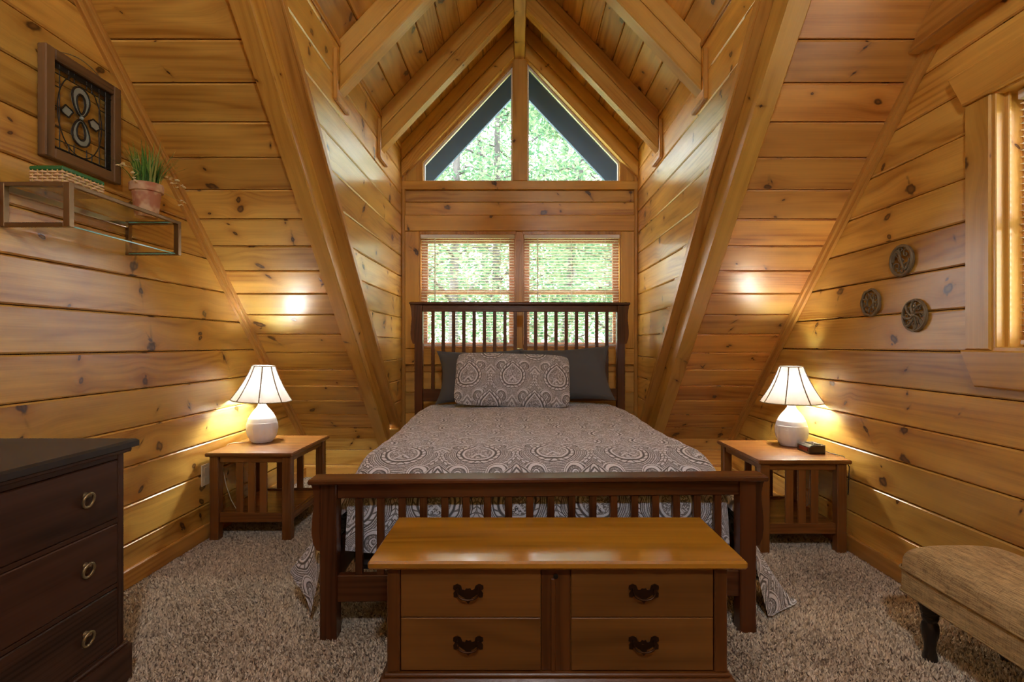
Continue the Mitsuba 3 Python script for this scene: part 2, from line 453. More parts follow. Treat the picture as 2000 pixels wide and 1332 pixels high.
# sloping ceiling left and right of the dormer, then above it
ce = thing('ceiling', 'knotty pine plank ceiling sloping down on both sides of the dormer and over it', 'ceiling', kind='structure')
bvec, nvec = vec(0, -1, SL) / QS, vec(0, -SL, -1) / QS
O_ = vec(0, YK, R0 - SL * YK)
tb = lambda y: (YK - y) * QS
YV = (R0 - (DA - DS * (1.003))) / SL        # where the dormer's eaves meet the main roof
YA = (R0 - DA) / SL                        # and its ridge
for k in range(-20, 18):
    ya, yb_ = 2.239 + 0.1254 * k, 2.239 + 0.1254 * (k + 1)
    ya, yb_ = max(ya, YRIDGE), min(yb_, YK)
    if yb_ - ya < 0.02:
        continue
    lo, hi = tb(yb_) + 0.002, tb(ya) - 0.002
    for s in (-1, 1):
        side = Polygon([(0.0, tb(YA)), (s * 1.003, tb(YV)), (s * 1.105, tb(YV)), (s * 1.105, tb(YK) - 1), (s * 3, tb(YK) - 1), (s * 3, 20), (0, 20)])
        xs = sorted((0.0, XL - 0.03 if s < 0 else XR + 0.03))
        q = clip(rect(xs[0], xs[1], lo, hi), side)
        if q is not None:
            part(ce, 'plank', slab(q, O_, X3, bvec, nvec, -0.03, 0), 'pine' if s < 0 else 'pine_red', g=X3)
# the far side of the roof, above and behind the camera
for s, q in (('rear', rect(XL - 0.03, XR + 0.03, 0, (YRIDGE - YREAR) * QS)),):
    part(ce, 'rear_slope', slab(q, (0, YRIDGE, ZR), X3, -vec(0, 1, SL) / QS, vec(0, SL, -1) / QS, -0.03, 0), 'pine', g=X3)
rw = thing('wall_rear', 'pine wall behind the camera', 'wall', kind='structure')
put('wall_rear', box(XL - 0.03, XR + 0.03, YREAR - 0.05, YREAR, 0, 2.7), 'pine', g=X3)

# dormer roof boards run front to back
QD = math.hypot(1, DS)
for s in (-1, 1):
    half = (XC - DL) if s < 0 else (DR - XC)
    dvec, nv = vec(-s, 0, DS) / QD, vec(-s * DS, 0, -1) / QD
    avec = -s * Y3
    o = vec(XC + s * half, 0, DA - DS * half)
    Ltot = half * QD
    reg = Polygon([(-s * YA, Ltot), (-s * 5.2, Ltot), (-s * 5.2, -0.05), (-s * (YV + 0.05 * (YV - YA) / Ltot), -0.05)])
    for k in range(10):
        v0, v1 = 0.1745 * k - 0.03, 0.1745 * (k + 1) - 0.03
        if v0 > Ltot: break
        v1 = min(v1, Ltot)
        ys = sorted((-s * 0.6, -s * (YB + 0.02)))
        q = clip(rect(ys[0], ys[1], v0 + 0.002, v1 - 0.002), reg)
        if q is not None:
            part(ce, 'plank', slab(q, o, avec, dvec, nv, -0.03, 0), 'pine', g=Y3)

# dormer cheeks
H2 = 0.126
for s, xw, zj, nm, lb in ((-1, DL, 2.545, 'wall_dormer_left', 'glossy pine plank side of the dormer left of the bed'),
                          (1, DR, 2.568, 'wall_dormer_right', 'glossy pine plank side of the dormer right of the bed')):
    w = thing(nm, lb, 'wall', kind='structure')
    eave = DA - DS * abs(xw - XC) + 0.02
    reg = Polygon([((R0 + H2 - eave) / SL, eave), (YB + 0.01, eave), (YB + 0.01, R0 + H2 - SL * (YB + 0.01))])
    for k in range(-2, 16):
        z1 = zj - 0.1745 * k
        z0 = z1 - 0.1745
        q = clip(rect(1, YB + 0.01, max(z0, 0) + 0.002, z1 - 0.002), reg)
        if q is None: continue
        if s > 0: q = np.stack([-q[:, 0], q[:, 1]], 1)
        part(w, 'plank', slab(q, (xw, 0, 0), -s * Y3, Z3, -s * X3, -0.03, 0), 'pine_gloss', g=Y3)

# knee walls
for s, x0, x1, nm in ((-1, XL - 0.03, DL, 'wall_knee_left'), (1, DR, XR + 0.03, 'wall_knee_right')):
    w = thing(nm, f'low pine knee wall behind the {"left" if s < 0 else "right"} night stand', 'wall', kind='structure')
    for z0, z1 in ((0.0, 0.10), (0.10, 0.225), (0.225, 0.40)):
        part(w, 'plank', slab(rect(x0, x1, z0 + 0.001, z1 - 0.001), (0, YK, 0), X3, Z3, -Y3, -0.03, 0.004), 'pine' if s < 0 else 'pine_red', g=X3)

    part(w, 'return', box(*sorted((DL - 0.10, DL - 0.031) if s < 0 else (DR + 0.031, DR + 0.10)), YK - 0.02, YB + 0.06, 0, 0.33), 'pine', g=Y3)
    part(w, 'return', box(*sorted((DL - 0.03, DL) if s < 0 else (DR, DR + 0.03)), YK, YB + 0.01, 0, R0 + H2 - SL * (YB + 0.01) + 0.004), 'pine', g=Y3)

# back wall of the dormer
wb = thing('wall_back', 'pine plank wall with the dormer windows behind the headboard', 'wall', kind='structure')
def bw(nm, x0, x1, z0, z1, t=0.0, m='pine', g=X3, bev=0.004, t0=-0.05):
    part(wb, nm, slab(rect(x0, x1, z0 + 0.001, z1 - 0.001), (0, YB, 0), X3, Z3, -Y3, t0, t, bev), m, g=g)
LW0, LW1, RW0, RW1, LZ0, LZ1 = -0.842, -0.017, 0.036, 0.876, 1.062, 2.045
for z0, z1 in ((0, 0.15), (0.15, 0.33), (0.33, 0.51), (0.51, 0.689), (0.689, 0.862)):
    bw('plank', DL, DR, z0, z1)
bw('plank', DL, DR, 0.862, 0.912, 0.008, 'pine_trim')
bw('apron', DL + 0.01, DR - 0.008, 0.925, LZ0, 0.022, 'pine_beam')
bw('plank', DL, DR, 0.908, 0.93, -0.012)
bw('casing', DL + 0.008, LW0, LZ0, LZ1 + 0.015, 0.018, 'pine_beam', Z3)
bw('casing', RW1, DR - 0.006, LZ0, LZ1 + 0.015, 0.018, 'pine_beam', Z3)
bw('mullion', LW1, RW0, LZ0, LZ1 + 0.015, 0.012, 'pine_beam', Z3)
bw('header', DL + 0.004, DR - 0.004, LZ1 + 0.015, 2.197, 0.024, 'pine_beam')
bw('plank', DL, DR, 2.197, 2.31, 0.004)
bw('plank', DL, DR, 2.31, 2.411, 0.004)
bw('gable_sill', DL, DR, 2.411, 2.486, 0.03, 'pine_beam')
bw('corner_filler', DL, -0.812, 2.486, 2.86, 0.0, 'pine_beam', Z3)
bw('corner_filler', 0.866, DR, 2.486, 2.86, 0.0, 'pine_beam', Z3)
bw('king_post', -0.048, 0.079, 2.486, 3.56, 0.022, 'pine_beam', Z3)

# gable rafters lying against the back wall
def rafter_pair_mesh(s, y0, y1, drop, half):
    """sloping timber of the dormer roof between cheek and ridge, with a groove along its face"""
    out = []
    for lo, hi in ((drop, drop * 0.5 + 0.003), (drop * 0.5 - 0.003, 0.0)):
        xs = (XC + s * half, XC + s * 0.045)
        pr = [(xs[0], DA - DS * half - lo), (xs[1], DA - DS * 0.045 - lo), (xs[1], DA - DS * 0.045 - hi), (xs[0], DA - DS * half - hi)]
        out.append(slab(pr, (0, y1, 0), X3, Z3, -Y3, 0, y1 - y0, 0.007))
    return cat(out)

for i, (y0, y1) in enumerate(((2.913, 3.003), (3.80, 3.89), (4.44, 4.50))):
    for s in (-1, 1):
        where = ('nearest to the room', 'in the middle of the dormer', 'against the gable window')[i]
        k = thing('rafter', f'sloping pine dormer rafter on the {"left" if s < 0 else "right"}, {where}', 'rafter', kind='structure')
        half = ((XC - DL) if s < 0 else (DR - XC)) - 0.001
        put(k, rafter_pair_mesh(s, y0, y1, 0.285, half), 'pine_beam', g=vec(-s, 0, DS))
        if i < 2:
            t = thing('rafter_molding', f'thin pine molding on the {"left" if s < 0 else "right"} dormer side under the rafter {where}', 'molding', kind='structure')
            zt, zb = DA - DS * half - 0.10, DA - DS * half - 0.375
            x0 = DL if s < 0 else DR
            put(t, cat(box(x0, x0 - s * 0.022, y0 - 0.095, y0 - 0.07, zb, zt, 0.004), box(x0, x0 - s * 0.022, y0 - 0.07, y1 + 0.03, zb, zb + 0.024, 0.004)), 'pine_trim', g=Z3)
rb = thing('ridge_beam', 'square pine ridge beam along the peak of the dormer', 'beam', kind='structure')
put(rb, box(XC - 0.044, XC + 0.044, YA - 0.2, 4.50, 3.52, DA - 0.03, 0.005), 'pine_beam', g=Y3)

# timbers on the main slope beside the dormer
def slope_bar(x0, x1, top, bot, y0, y1, bev=0.006):
    """bar that follows the main roof; top/bot = vertical drop below the roof plane"""
    pr = [(y0, R0 - SL * y0 - bot), (y1, R0 - SL * y1 - bot), (y1, R0 - SL * y1 - top), (y0, R0 - SL * y0 - top)]
    return slab(pr, (x0, 0, 0), Y3, Z3, X3, 0, x1 - x0, bev) if x1 > x0 else None
gsl = vec(0, 1, -SL)
for s, xs in ((-1, (-1.148, -1.061, -0.996)), (1, (1.018, 1.072, 1.166))):
    sd = 'left' if s < 0 else 'right'
    k = thing('slope_timber', f'heavy pine timber running down the {sd} slope beside the dormer', 'beam', kind='structure')
    a, b_ = (xs[0], xs[1]) if s < 0 else (xs[1], xs[2])
    put(k, slope_bar(a, b_, -0.24, 0.075, 1.0, YK - 0.0), 'pine_beam', g=gsl)
    k = thing('slope_board', f'recessed pine board along the dormer edge beside the {sd} slope timber', 'board', kind='structure')
    a, b_ = (xs[1] + 0.0002, xs[2]) if s < 0 else (xs[0], xs[1] - 0.0002)
    put(k, slope_bar(a, b_, -0.30, -0.118, 1.5, YK + 0.08, 0.003), 'pine_trim', g=gsl)
    # light edge strip next to the cheek
    k = thing('edge_strip', f'thin light pine strip where the dormer meets the {sd} slope', 'molding', kind='structure')
    a = xs[2] if s < 0 else xs[0]
    put(k, slope_bar(*sorted((a, a - s * 0.012)), -0.17, -0.112, 1.5, YK + 0.1, 0.003), 'pine_trim', g=gsl)

# trims
def trim(lb, mesh, g, m='pine_trim'):
    k = name('', '')
    USED['trim'] = USED.get('trim', 0) + 1
    key = f'trim_{USED["trim"]}'
    labels[key] = {'label': lb, 'category': 'trim', 'kind': 'structure'}
    put(key, mesh, m, g=g)
    return key
for s in (-1, 1):
    xw = XL if s < 0 else XR
    a, b_ = sorted((xw, xw - s * 0.020))
    c, d_ = sorted((xw, xw - s * 0.034))
    ytop = 1.2 if s < 0 else 2.16
    trim(f'pine strip along the corner of the {"left" if s < 0 else "right"} wall and the sloping ceiling',
         cat(slope_bar(a, b_, 0.02, 0.074, ytop, YK, 0.004), slope_bar(c, d_, -0.01, 0.036, ytop, YK, 0.006)), gsl)
tr = [(2.24, R0 - SL * 2.24), (2.24, 2.352), (YREAR, 2.352), (YREAR, 2.60), (YRIDGE, ZR)]
trim('stepped pine ledge high on the right wall above the window', cat(
    slab([(-p[0], p[1]) for p in [(2.24, 2.39), (2.28, 2.352), (YREAR, 2.352), (YREAR, 2.6), (YRIDGE, ZR)]], (XR, 0, 0), -Y3, Z3, -X3, 0, 0.088, 0.006)), Y3)
for s in (-1, 1):
    x0 = DL if s < 0 else DR
    trim(f'upright pine corner strip {"left" if s < 0 else "right"} of the dormer windows',
         box(x0, x0 - s * 0.032, YB - 0.03, YB, 0, 2.80, 0.008), Z3)
trim('level pine strip under the dormer roof on the left', box(DL, DL + 0.012, 1.9, YB, 2.74, 2.765, 0.004), Y3)
trim('level pine strip under the dormer roof on the right', box(DR, DR - 0.012, 1.9, YB, 2.74, 2.765, 0.004), Y3)

# baseboards
def base(nm, lb, mesh, g):
    labels[nm] = {'label': lb, 'category': 'baseboard', 'kind': 'structure'}
    put(nm, mesh, 'pine_trim', g=g)
base('baseboard_left', 'pine baseboard of the left wall', box(XL, XL + 0.018, YREAR, YK, 0, 0.088, 0.006), Y3)
base('baseboard_right', 'pine baseboard of the right wall', box(XR - 0.018, XR, YREAR, YK, 0, 0.088, 0.006), Y3)
base('baseboard_knee_left', 'pine baseboard of the left knee wall', box(XL + 0.018, DL - 0.02, YK - 0.022, YK - 0.004, 0, 0.088, 0.006), X3)
base('baseboard_knee_right', 'pine baseboard of the right knee wall', box(DR + 0.02, XR - 0.018, YK - 0.022, YK - 0.004, 0, 0.088, 0.006), X3)

# sheathing behind the boards, so that the joints between them are closed
mat('sheathing', C(96, 66, 38), 0.8, 0.1)
def sheath(parent, region, o, a, b, n, t=-0.031, th=0.012):
    part(parent, 'sheathing', extrude(list(region.exterior.coords)[:-1] if not region.interiors else region, np.asarray(o, float) + np.asarray(n) * (t - th), a, b, n, th) if not region.interiors
         else trimesh.creation.extrude_polygon(region, th).apply_transform(np.vstack([np.column_stack([a, b, n, np.asarray(o, float) + np.asarray(n) * (t - th)]), [0, 0, 0, 1]])), 'sheathing')
sheath('wall_left', wall_region, (XL, 0, 0), Y3, Z3, X3)
bk_ = Polygon([(-1.3, -0.2), (1.3, -0.2), (1.3, 2.45), (XC, DA + 0.03), (-1.3, 2.45)])
for h_ in (rect(LW0 - 0.022, LW1 + 0.022, LZ0 - 0.022, LZ1 + 0.032), rect(RW0 - 0.022, RW1 + 0.022, LZ0 - 0.022, LZ1 + 0.032),
           [(-0.808, 2.496), (-0.053, 2.496), (-0.053, 3.452), (-0.808, 2.642)], [(0.084, 2.496), (0.862, 2.496), (0.862, 2.655), (0.084, 3.482)]):
    bk_ = bk_.difference(Polygon(h_).buffer(0.003, join_style=2))
part('wall_back', 'sheathing', trimesh.creation.extrude_polygon(bk_, 0.02).apply_transform(np.vstack([np.column_stack([X3, Z3, -Y3, vec(0, YB + 0.072, 0)]), [0, 0, 0, 1]])), 'sheathing')
hole = Polygon(rect(WY0 - 0.01, WY1 + 0.01, WZ0 - 0.01, WZ1 + 0.01))
sheath('wall_right', Polygon([(-x, z) for x, z in wall_region.exterior.coords], [[(-x, z) for x, z in hole.exterior.coords]]), (XR, 0, 0), -Y3, Z3, -X3)
for s in (-1, 1):
    xo = XL - 0.04 if s < 0 else XR + 0.04
    sheath('ceiling', Polygon([(0, tb(YA)), (s * 1.003, tb(YV)), (s * 1.105, tb(YV)), (s * 1.105, -0.1), (xo, -0.1), (xo, tb(YRIDGE)), (0, tb(YRIDGE))]), O_, X3, bvec, nvec)
    half = (XC - DL) if s < 0 else (DR - XC)
    dvec, nv = vec(-s, 0, DS) / QD, vec(-s * DS, 0, -1) / QD
    Lt = half * QD
    sheath('ceiling', Polygon([(-s * (YA - 0.1), Lt + 0.05), (-s * (YB + 0.03), Lt + 0.05), (-s * (YB + 0.03), -0.1), (-s * (YV - 0.1), -0.1)]), vec(XC + s * half, 0, DA - DS * half), -s * Y3, dvec, nv)
    xw = DL if s < 0 else DR
    ea = DA - DS * half + 0.05
    sheath('wall_dormer_left' if s < 0 else 'wall_dormer_right', Polygon([(-s * (R0 + H2 - ea) / SL, ea), (-s * (YB + 0.03), ea), (-s * (YB + 0.03), R0 + H2 - SL * (YB + 0.03))]), (xw, 0, 0), -s * Y3, Z3, -s * X3)

# ------------------------------------------------------------------ windows
def struct_window(n, lb):
    k = f'window_{n}'
    labels[k] = {'label': lb, 'category': 'window', 'kind': 'structure'}
    return k
# lower pair, double hung
for n, x0, x1 in ((1, LW0, LW1), (2, RW0, RW1)):
    w = struct_window(n, f'{"left" if n == 1 else "right"} double hung window behind the headboard')
    ya, yb_ = YB + 0.005, YB + 0.10
    part(w, 'jamb', cat(box(x0 - 0.02, x0 + 0.012, YB - 0.01, yb_, LZ0, LZ1), box(x1 - 0.012, x1 + 0.02, YB - 0.01, yb_, LZ0, LZ1),
                        box(x0, x1, YB - 0.01, yb_, LZ1 - 0.012, LZ1 + 0.03), box(x0, x1, YB - 0.02, yb_, LZ0 - 0.02, LZ0 + 0.012)), 'pine_trim', g=Z3)
    zm = 1.548
    for nm, z0, z1, y in (('upper_sash', zm - 0.016, LZ1 - 0.012, YB + 0.06), ('lower_sash', LZ0 + 0.012, zm + 0.016, YB + 0.035)):
        f = 0.05
        part(w, nm, cat(box(x0 + 0.012, x0 + 0.012 + f, y, y + 0.025, z0, z1), box(x1 - 0.012 - f, x1 - 0.012, y, y + 0.025, z0, z1),
                        box(x0 + 0.012 + f, x1 - 0.012 - f, y, y + 0.025, z1 - (0.032 if nm == 'lower_sash' else 0.06), z1),
                        box(x0 + 0.012 + f, x1 - 0.012 - f, y, y + 0.025, z0, z0 + (0.032 if nm == 'upper_sash' else 0.04))), 'sash')
        pa = name(w, 'pane')
        put(pa, slab(rect(x0 + 0.05, x1 - 0.05, z0 + 0.02, z1 - 0.02), (0, y + 0.0125, 0), X3, Z3, -Y3, 0, 0.0001, 0.00001).slice_plane((0, y + 0.01245, 0), -Y3) if False else
            trimesh.Trimesh([(x0 + 0.05, y + 0.0125, z0 + 0.02), (x1 - 0.05, y + 0.0125, z0 + 0.02), (x1 - 0.05, y + 0.0125, z1 - 0.02), (x0 + 0.05, y + 0.0125, z1 - 0.02)], [[0, 1, 2], [0, 2, 3]], process=False), 'pane')
# gable triangles
for n, P_ in ((3, [(-0.808, 2.496), (-0.053, 2.496), (-0.053, 3.452), (-0.808, 2.642)]), (4, [(0.084, 2.496), (0.862, 2.496), (0.862, 2.655), (0.084, 3.482)])):
    w = struct_window(n, f'{"left" if n == 3 else "right"} pointed gable window under the dormer peak')
    Pn = np.array(P_)
    cen = Pn.mean(0)
    yg = YB + 0.045
    part(w, 'pane', trimesh.Trimesh([(x, yg, z) for x, z in P_], [[0, 1, 2], [0, 2, 3]], process=False), 'pane')
    big = Polygon(P_).buffer(0.02, join_style=2)
    ringp = big.difference(Polygon(P_).buffer(-0.008, join_style=2))
    m = trimesh.creation.extrude_polygon(ringp, 0.03)
    M = np.eye(4); M[:3, 0], M[:3, 1], M[:3, 2], M[:3, 3] = X3, Z3, -Y3, (0, yg + 0.012, 0)
    m.apply_transform(M)
    part(w, 'bead', m, 'bead', label='pale bead around the glass')
    # timber jamb around the pane, through the wall
    ring2 = Polygon(P_).buffer(0.06, join_style=2).difference(Polygon(P_).buffer(0.012, join_style=2))
    m = trimesh.creation.extrude_polygon(ring2, 0.10)
    M[:3, 3] = (0, YB + 0.095, 0)
    m.apply_transform(M)
    part(w, 'jamb', m, 'pine_trim', g=Z3)
# right wall window
w = struct_window(5, 'window with white blind in the right wall, cut by the picture edge')
part(w, 'casing', slab([(-2.062, WZ0 - 0.008), (-1.95, WZ0 - 0.008), (-1.95, 2.027), (-2.062, 2.027)], (XR, 0, 0), -Y3, Z3, -X3, 0, 0.022), 'pine_beam', g=Z3)
part(w, 'casing', slab([(-1.085, WZ0 - 0.008), (-0.975, WZ0 - 0.008), (-0.975, 2.027), (-1.085, 2.027)], (XR, 0, 0), -Y3, Z3, -X3, 0, 0.022), 'pine_beam', g=Z3)
part(w, 'header', slab([(-2.062, 2.028), (-0.975, 2.028), (-0.905, 2.166), (-2.132, 2.166)], (XR, 0, 0), -Y3, Z3, -X3, 0, 0.034), 'pine_beam', g=Y3)
part(w, 'apron', slab([(-2.012, 0.937), (-1.03, 0.937), (-0.96, 1.076), (-2.078, 1.076)], (XR, 0, 0), -Y3, Z3, -X3, 0, 0.03), 'pine_beam', g=Y3)
part(w, 'jamb', cat(box(XR - 0.012, XR + 0.13, 1.935, 1.958, WZ0, WZ1), box(XR - 0.012, XR + 0.13, WY0, WY0 + 0.02, WZ0, WZ1),
                    box(XR - 0.012, XR + 0.13, WY0, WY1, WZ1 - 0.015, WZ1 + 0.02), box(XR - 0.012, XR + 0.13, WY0, WY1, WZ0 - 0.02, WZ0 + 0.005),
                    box(XR + 0.02, XR + 0.032, 1.918, 1.938, WZ0, WZ1)), 'pine_beam', g=Z3)
part(w, 'sash', cat(box(XR + 0.085, XR + 0.11, 1.885, 1.935, WZ0, WZ1), box(XR + 0.085, XR + 0.11, WY0 + 0.02, WY0 + 0.07, WZ0, WZ1),
                    box(XR + 0.085, XR + 0.11, WY0 + 0.07, 1.885, WZ0, WZ0 + 0.05), box(XR + 0.085, XR + 0.11, WY0 + 0.07, 1.885, WZ1 - 0.06, WZ1),
                    box(XR + 0.085, XR + 0.11, WY0 + 0.07, 1.885, 1.54, 1.575)), 'sash')
xg = XR + 0.097
part(w, 'pane', trimesh.Trimesh([(xg, WY0 + 0.05, WZ0 + 0.03), (xg, 1.90, WZ0 + 0.03), (xg, 1.90, WZ1 - 0.03), (xg, WY0 + 0.05, WZ1 - 0.03)], [[0, 1, 2], [0, 2, 3]], process=False), 'pane')

# blinds: one slat is built, the others are placed copies
def blind(lb, length, ztop, zbot, world, wand_at):
    b = thing('window_blind', lb, 'blind')
    h = length / 2
    W4 = np.array(T(world).matrix)
    def P(m):
        m.apply_transform(W4); return m
    part(b, 'headrail', P(box(-h, h, -0.018, 0.018, ztop - 0.032, ztop, 0.003)), 'blind_white')
    xs = np.linspace(-0.0125, 0.0125, 6)
    pr = [(x, 0.0022 * (1 - (x / 0.0125) ** 2)) for x in xs]
    top = [(x, z + 0.0009) for x, z in pr][::-1]
    sl = trimesh.creation.extrude_polygon(Polygon(pr + top), 2 * h - 0.008)
    M = np.eye(4); M[:3, 0], M[:3, 1], M[:3, 2], M[:3, 3] = Y3, Z3, X3, (-h + 0.004, 0, 0)
    sl.apply_transform(M)
    sl.apply_transform(trimesh.transformations.rotation_matrix(math.radians(-10), X3))
    first = None
    n = int((ztop - 0.05 - zbot - 0.02) / 0.0242)
    for i in range(n):
        z = ztop - 0.05 - 0.0242 * i
        tw = world @ T().translate([0, 0, z])
        if first is None:
            first = name(b, 'slat'); put(first, sl, 'blind_white', smooth=30, to_world=tw)
        else:
            clone(first, b, 'slat', tw)
    part(b, 'bottom_rail', P(box(-h + 0.004, h - 0.004, -0.013, 0.013, zbot, zbot + 0.018, 0.003)), 'blind_white')
    for x in (-h + 0.12, 0.0, h - 0.12):
        part(b, 'ladder_cord', P(cat(tube([(x, -0.0142, ztop - 0.03), (x, -0.0142, zbot + 0.01)], 0.0011, 5), tube([(x, 0.0142, ztop - 0.03), (x, 0.0142, zbot + 0.01)], 0.0011, 5))), 'blind_white')
    if wand_at is not None:
        part(b, 'wand', P(tube([(wand_at, -0.026, ztop - 0.035), (wand_at, -0.026, ztop - 0.62)], 0.004, 6)), 'white_plastic', label='thin tilt wand')
    return b
blind('white slat blind in the left window behind the headboard', 0.80, LZ1 - 0.014, LZ0 + 0.02, T().translate([(LW0 + LW1) / 2, YB - 0.005, 0]), -0.275)
blind('white slat blind in the right window behind the headboard', 0.812, LZ1 - 0.014, LZ0 + 0.02, T().translate([(RW0 + RW1) / 2, YB - 0.005, 0]), -0.29)
blind('white slat blind in the window of the right wall', 0.80, WZ1 - 0.02, WZ0 + 0.012, T().translate([XR + 0.058, 1.507, 0]).rotate([0, 0, 1], -90), None)

# ------------------------------------------------------------------ bed (local frame: foot at y = 0, head at +y)
BA = math.radians(1.8)
BED = np.eye(4)
BED[:2, :2] = [[math.cos(BA), -math.sin(BA)], [math.sin(BA), math.cos(BA)]]
BED[:3, 3] = (0.085, 1.977, 0)
def B(m):
    m.apply_transform(BED); return m
bx, by = BED[:3, 0], BED[:3, 1]
bed = thing('bed', 'dark cherry slatted bed frame with headboard and lower footboard', 'bed')
def bpart(nm, mesh, g, parent=bed, **k):
    return part(parent, nm, B(mesh), 'cherry', g=g, **k)
def corbel(s, x, y0, y1, z0, z1):
    zz = np.linspace(0, 1, 12)
    prof = [(0, z0)] + [(s * (0.008 + 0.030 * (0.15 + 0.85 * (0.5 - 0.5 * np.cos(np.pi * t)) if t < 0.55 else 0.95 - 0.35 * math.sin(np.pi * (t - 0.55) / 0.45) * 1.0)), z0 + (z1 - z0) * t) for t in zz] + [(0, z1)]
    return extrude(prof, (x, y1, 0), X3, Z3, -Y3, y1 - y0)
HL = 0.79
for s in (-1, 1):
    bpart('foot_post', box(s * HL - 0.031, s * HL + 0.031, 0.0, 0.062, 0, 0.585, 0.004), Z3)
    prof = [(0, 0.33), (0.014, 0.335), (0.026, 0.36), (0.031, 0.40), (0.029, 0.45), (0.024, 0.49), (0.022, 0.53), (0.028, 0.565), (0.036, 0.585), (0, 0.585)]
    bpart('corbel', extrude([(s * a, z) for a, z in prof] if s > 0 else [(s * a, z) for a, z in prof][::-1], (s * (HL + 0.031), 0.055, 0), X3, Z3, -Y3, 0.048), Z3)
bpart('foot_cap', box(-0.855, 0.855, -0.032, 0.066, 0.585, 0.604, 0.005), X3)
bpart('foot_rail', box(-HL + 0.03, HL - 0.03, 0.012, 0.048, 0.524, 0.586), X3)
bpart('foot_rail', box(-HL + 0.03, HL - 0.03, 0.012, 0.048, 0.137, 0.236), X3)
for i in range(18):
    x = (i - 8.5) * 0.0802
    bpart('foot_slat', box(x - 0.0135, x + 0.0135, 0.02, 0.04, 0.23, 0.53, 0.002), Z3)
HY = 2.13
for s in (-1, 1):
    bpart('head_post', box(s * HL - 0.031, s * HL + 0.031, HY, HY + 0.062, 0, 1.405, 0.004), Z3)
    prof = [(0, 1.10), (0.014, 1.105), (0.026, 1.14), (0.031, 1.18), (0.028, 1.24), (0.022, 1.30), (0.026, 1.36), (0.034, 1.405), (0, 1.405)]
    bpart('corbel', extrude([(s * a, z) for a, z in prof] if s > 0 else [(s * a, z) for a, z in prof][::-1], (s * (HL + 0.031), HY + 0.055, 0), X3, Z3, -Y3, 0.048), Z3)
    bpart('side_rail', box(s * 0.80 - 0.014, s * 0.80 + 0.014, 0.062, HY, 0.17, 0.31, 0.003), Y3)
bpart('head_cap', box(-0.858, 0.858, HY - 0.02, HY + 0.085, 1.405, 1.426, 0.005), X3)
bpart('head_rail', box(-HL + 0.03, HL - 0.03, HY + 0.012, HY + 0.048, 1.352, 1.405), X3)
bpart('head_rail', box(-HL + 0.03, HL - 0.03, HY + 0.012, HY + 0.048, 0.655, 0.75), X3)
for i in range(18):
    x = (i - 8.5) * 0.0802
    bpart('head_slat', box(x - 0.0128, x + 0.0128, HY + 0.02, HY + 0.04, 0.745, 1.356, 0.002), Z3)
mat('mattress_cloth', C(60, 58, 60), 0.9, 0.1)
ma = thing('mattress', 'dark box spring and mattress under the bedspread', 'mattress')
put(ma, B(cat(box(-0.735, 0.735, 0.125, 2.10, 0.20, 0.38, 0.03), box(-0.735, 0.735, 0.125, 2.10, 0.381, 0.60, 0.05))), 'mattress_cloth')

# bedspread: top and long sides in one sheet, foot drop joined to it
def spread():
    ns, nt = 150, 110
    smax = 1.30
    S = np.linspace(-smax, smax, ns)
    tt = np.linspace(0.0, 2.02, nt)
    t0 = 0.075
    P = np.zeros((nt, ns, 3)); UV = np.zeros((nt, ns, 2))
    flat, rad = 0.66, 0.085
    for i, t in enumerate(tt):
        y = t0 + t
        # the spread's foot edge rounds downwards
        e = max(0.0, 0.28 - t) / 0.28
        zt = 0.652 - 0.11 * (1 - math.sqrt(max(0, 1 - e * e))) - 0.012 * math.sin(t * 2.3) ** 2
        for j, s in enumerate(S):
            a, sg = abs(s), np.sign(s)
            lim = 0.47 + (0.05 if s < 0 else 0.17) * math.exp(-((t - 0.12) / 0.2) ** 2)        # how far the sides fall: longest at the foot corners
            arc = rad * np.pi / 2
            wav = math.sin(t * 8.5 + sg) * 0.5 + math.sin(t * 17 + 2 * sg) * 0.25
            if a < flat:
                x, z = a, zt + 0.012 * math.cos(a / flat * np.pi / 2)
            elif a < flat + arc:
                q = (a - flat) / rad
                x, z = flat + rad * math.sin(q), zt - rad * (1 - math.cos(q))
            else:
                dsc = (a - flat - arc) / (smax - flat - arc)
                drop = dsc * (lim - rad)
                fl = math.exp(-((t - 0.14) / 0.12) ** 2)
                k = (0.235 if s > 0 else 0.15) * fl + 0.03
                x = flat + rad + 0.085 * min(1, dsc * 6) * 1.0 + k * dsc ** 1.6 + 0.018 * wav * dsc
                z = zt - rad - drop * (1 if s > 0 else 1 - 0.12 * fl * dsc)
                z = max(z, 0.02)
            yy = y
            if a > flat + arc:
                yy = y + 0.015 * math.exp(-(t / 0.15) ** 2)
            P[i, j] = (sg * x if s != 0 else 0.0, yy, z + 0.003 * math.sin(s * 9 + t * 5) + 0.002 * math.sin(t * 23 - s * 4))
            UV[i, j] = (s + 0.088, t + 0.08)
    m1 = grid_mesh(P)
    # foot drop
    nr = 24
    idx = np.where(np.abs(S) < flat + rad * 1.2)[0]
    Q = np.zeros((nr, len(idx), 3)); U2 = np.zeros((nr, len(idx), 2))
    for r in range(nr):
        q = r / (nr - 1)
        for c, j in enumerate(idx):
            p0 = P[0, j]
            x = p0[0]
            hem = 0.285 + 0.02 * math.sin(x * 6)
            z = p0[2] + (hem - p0[2]) * q
            Q[r, c] = (x * (1 + 0.015 * q), p0[1] + 0.008 * math.sin(x * 22) * q - 0.006 * math.sin(np.pi * q), z)
            U2[r, c] = (S[j] + 0.088, 0.08 - (p0[2] - z))
    m2 = grid_mesh(Q)
    return trimesh.util.concatenate([m1, m2]), np.vstack([UV.reshape(-1, 2), U2.reshape(-1, 2)])
m, uv = spread()
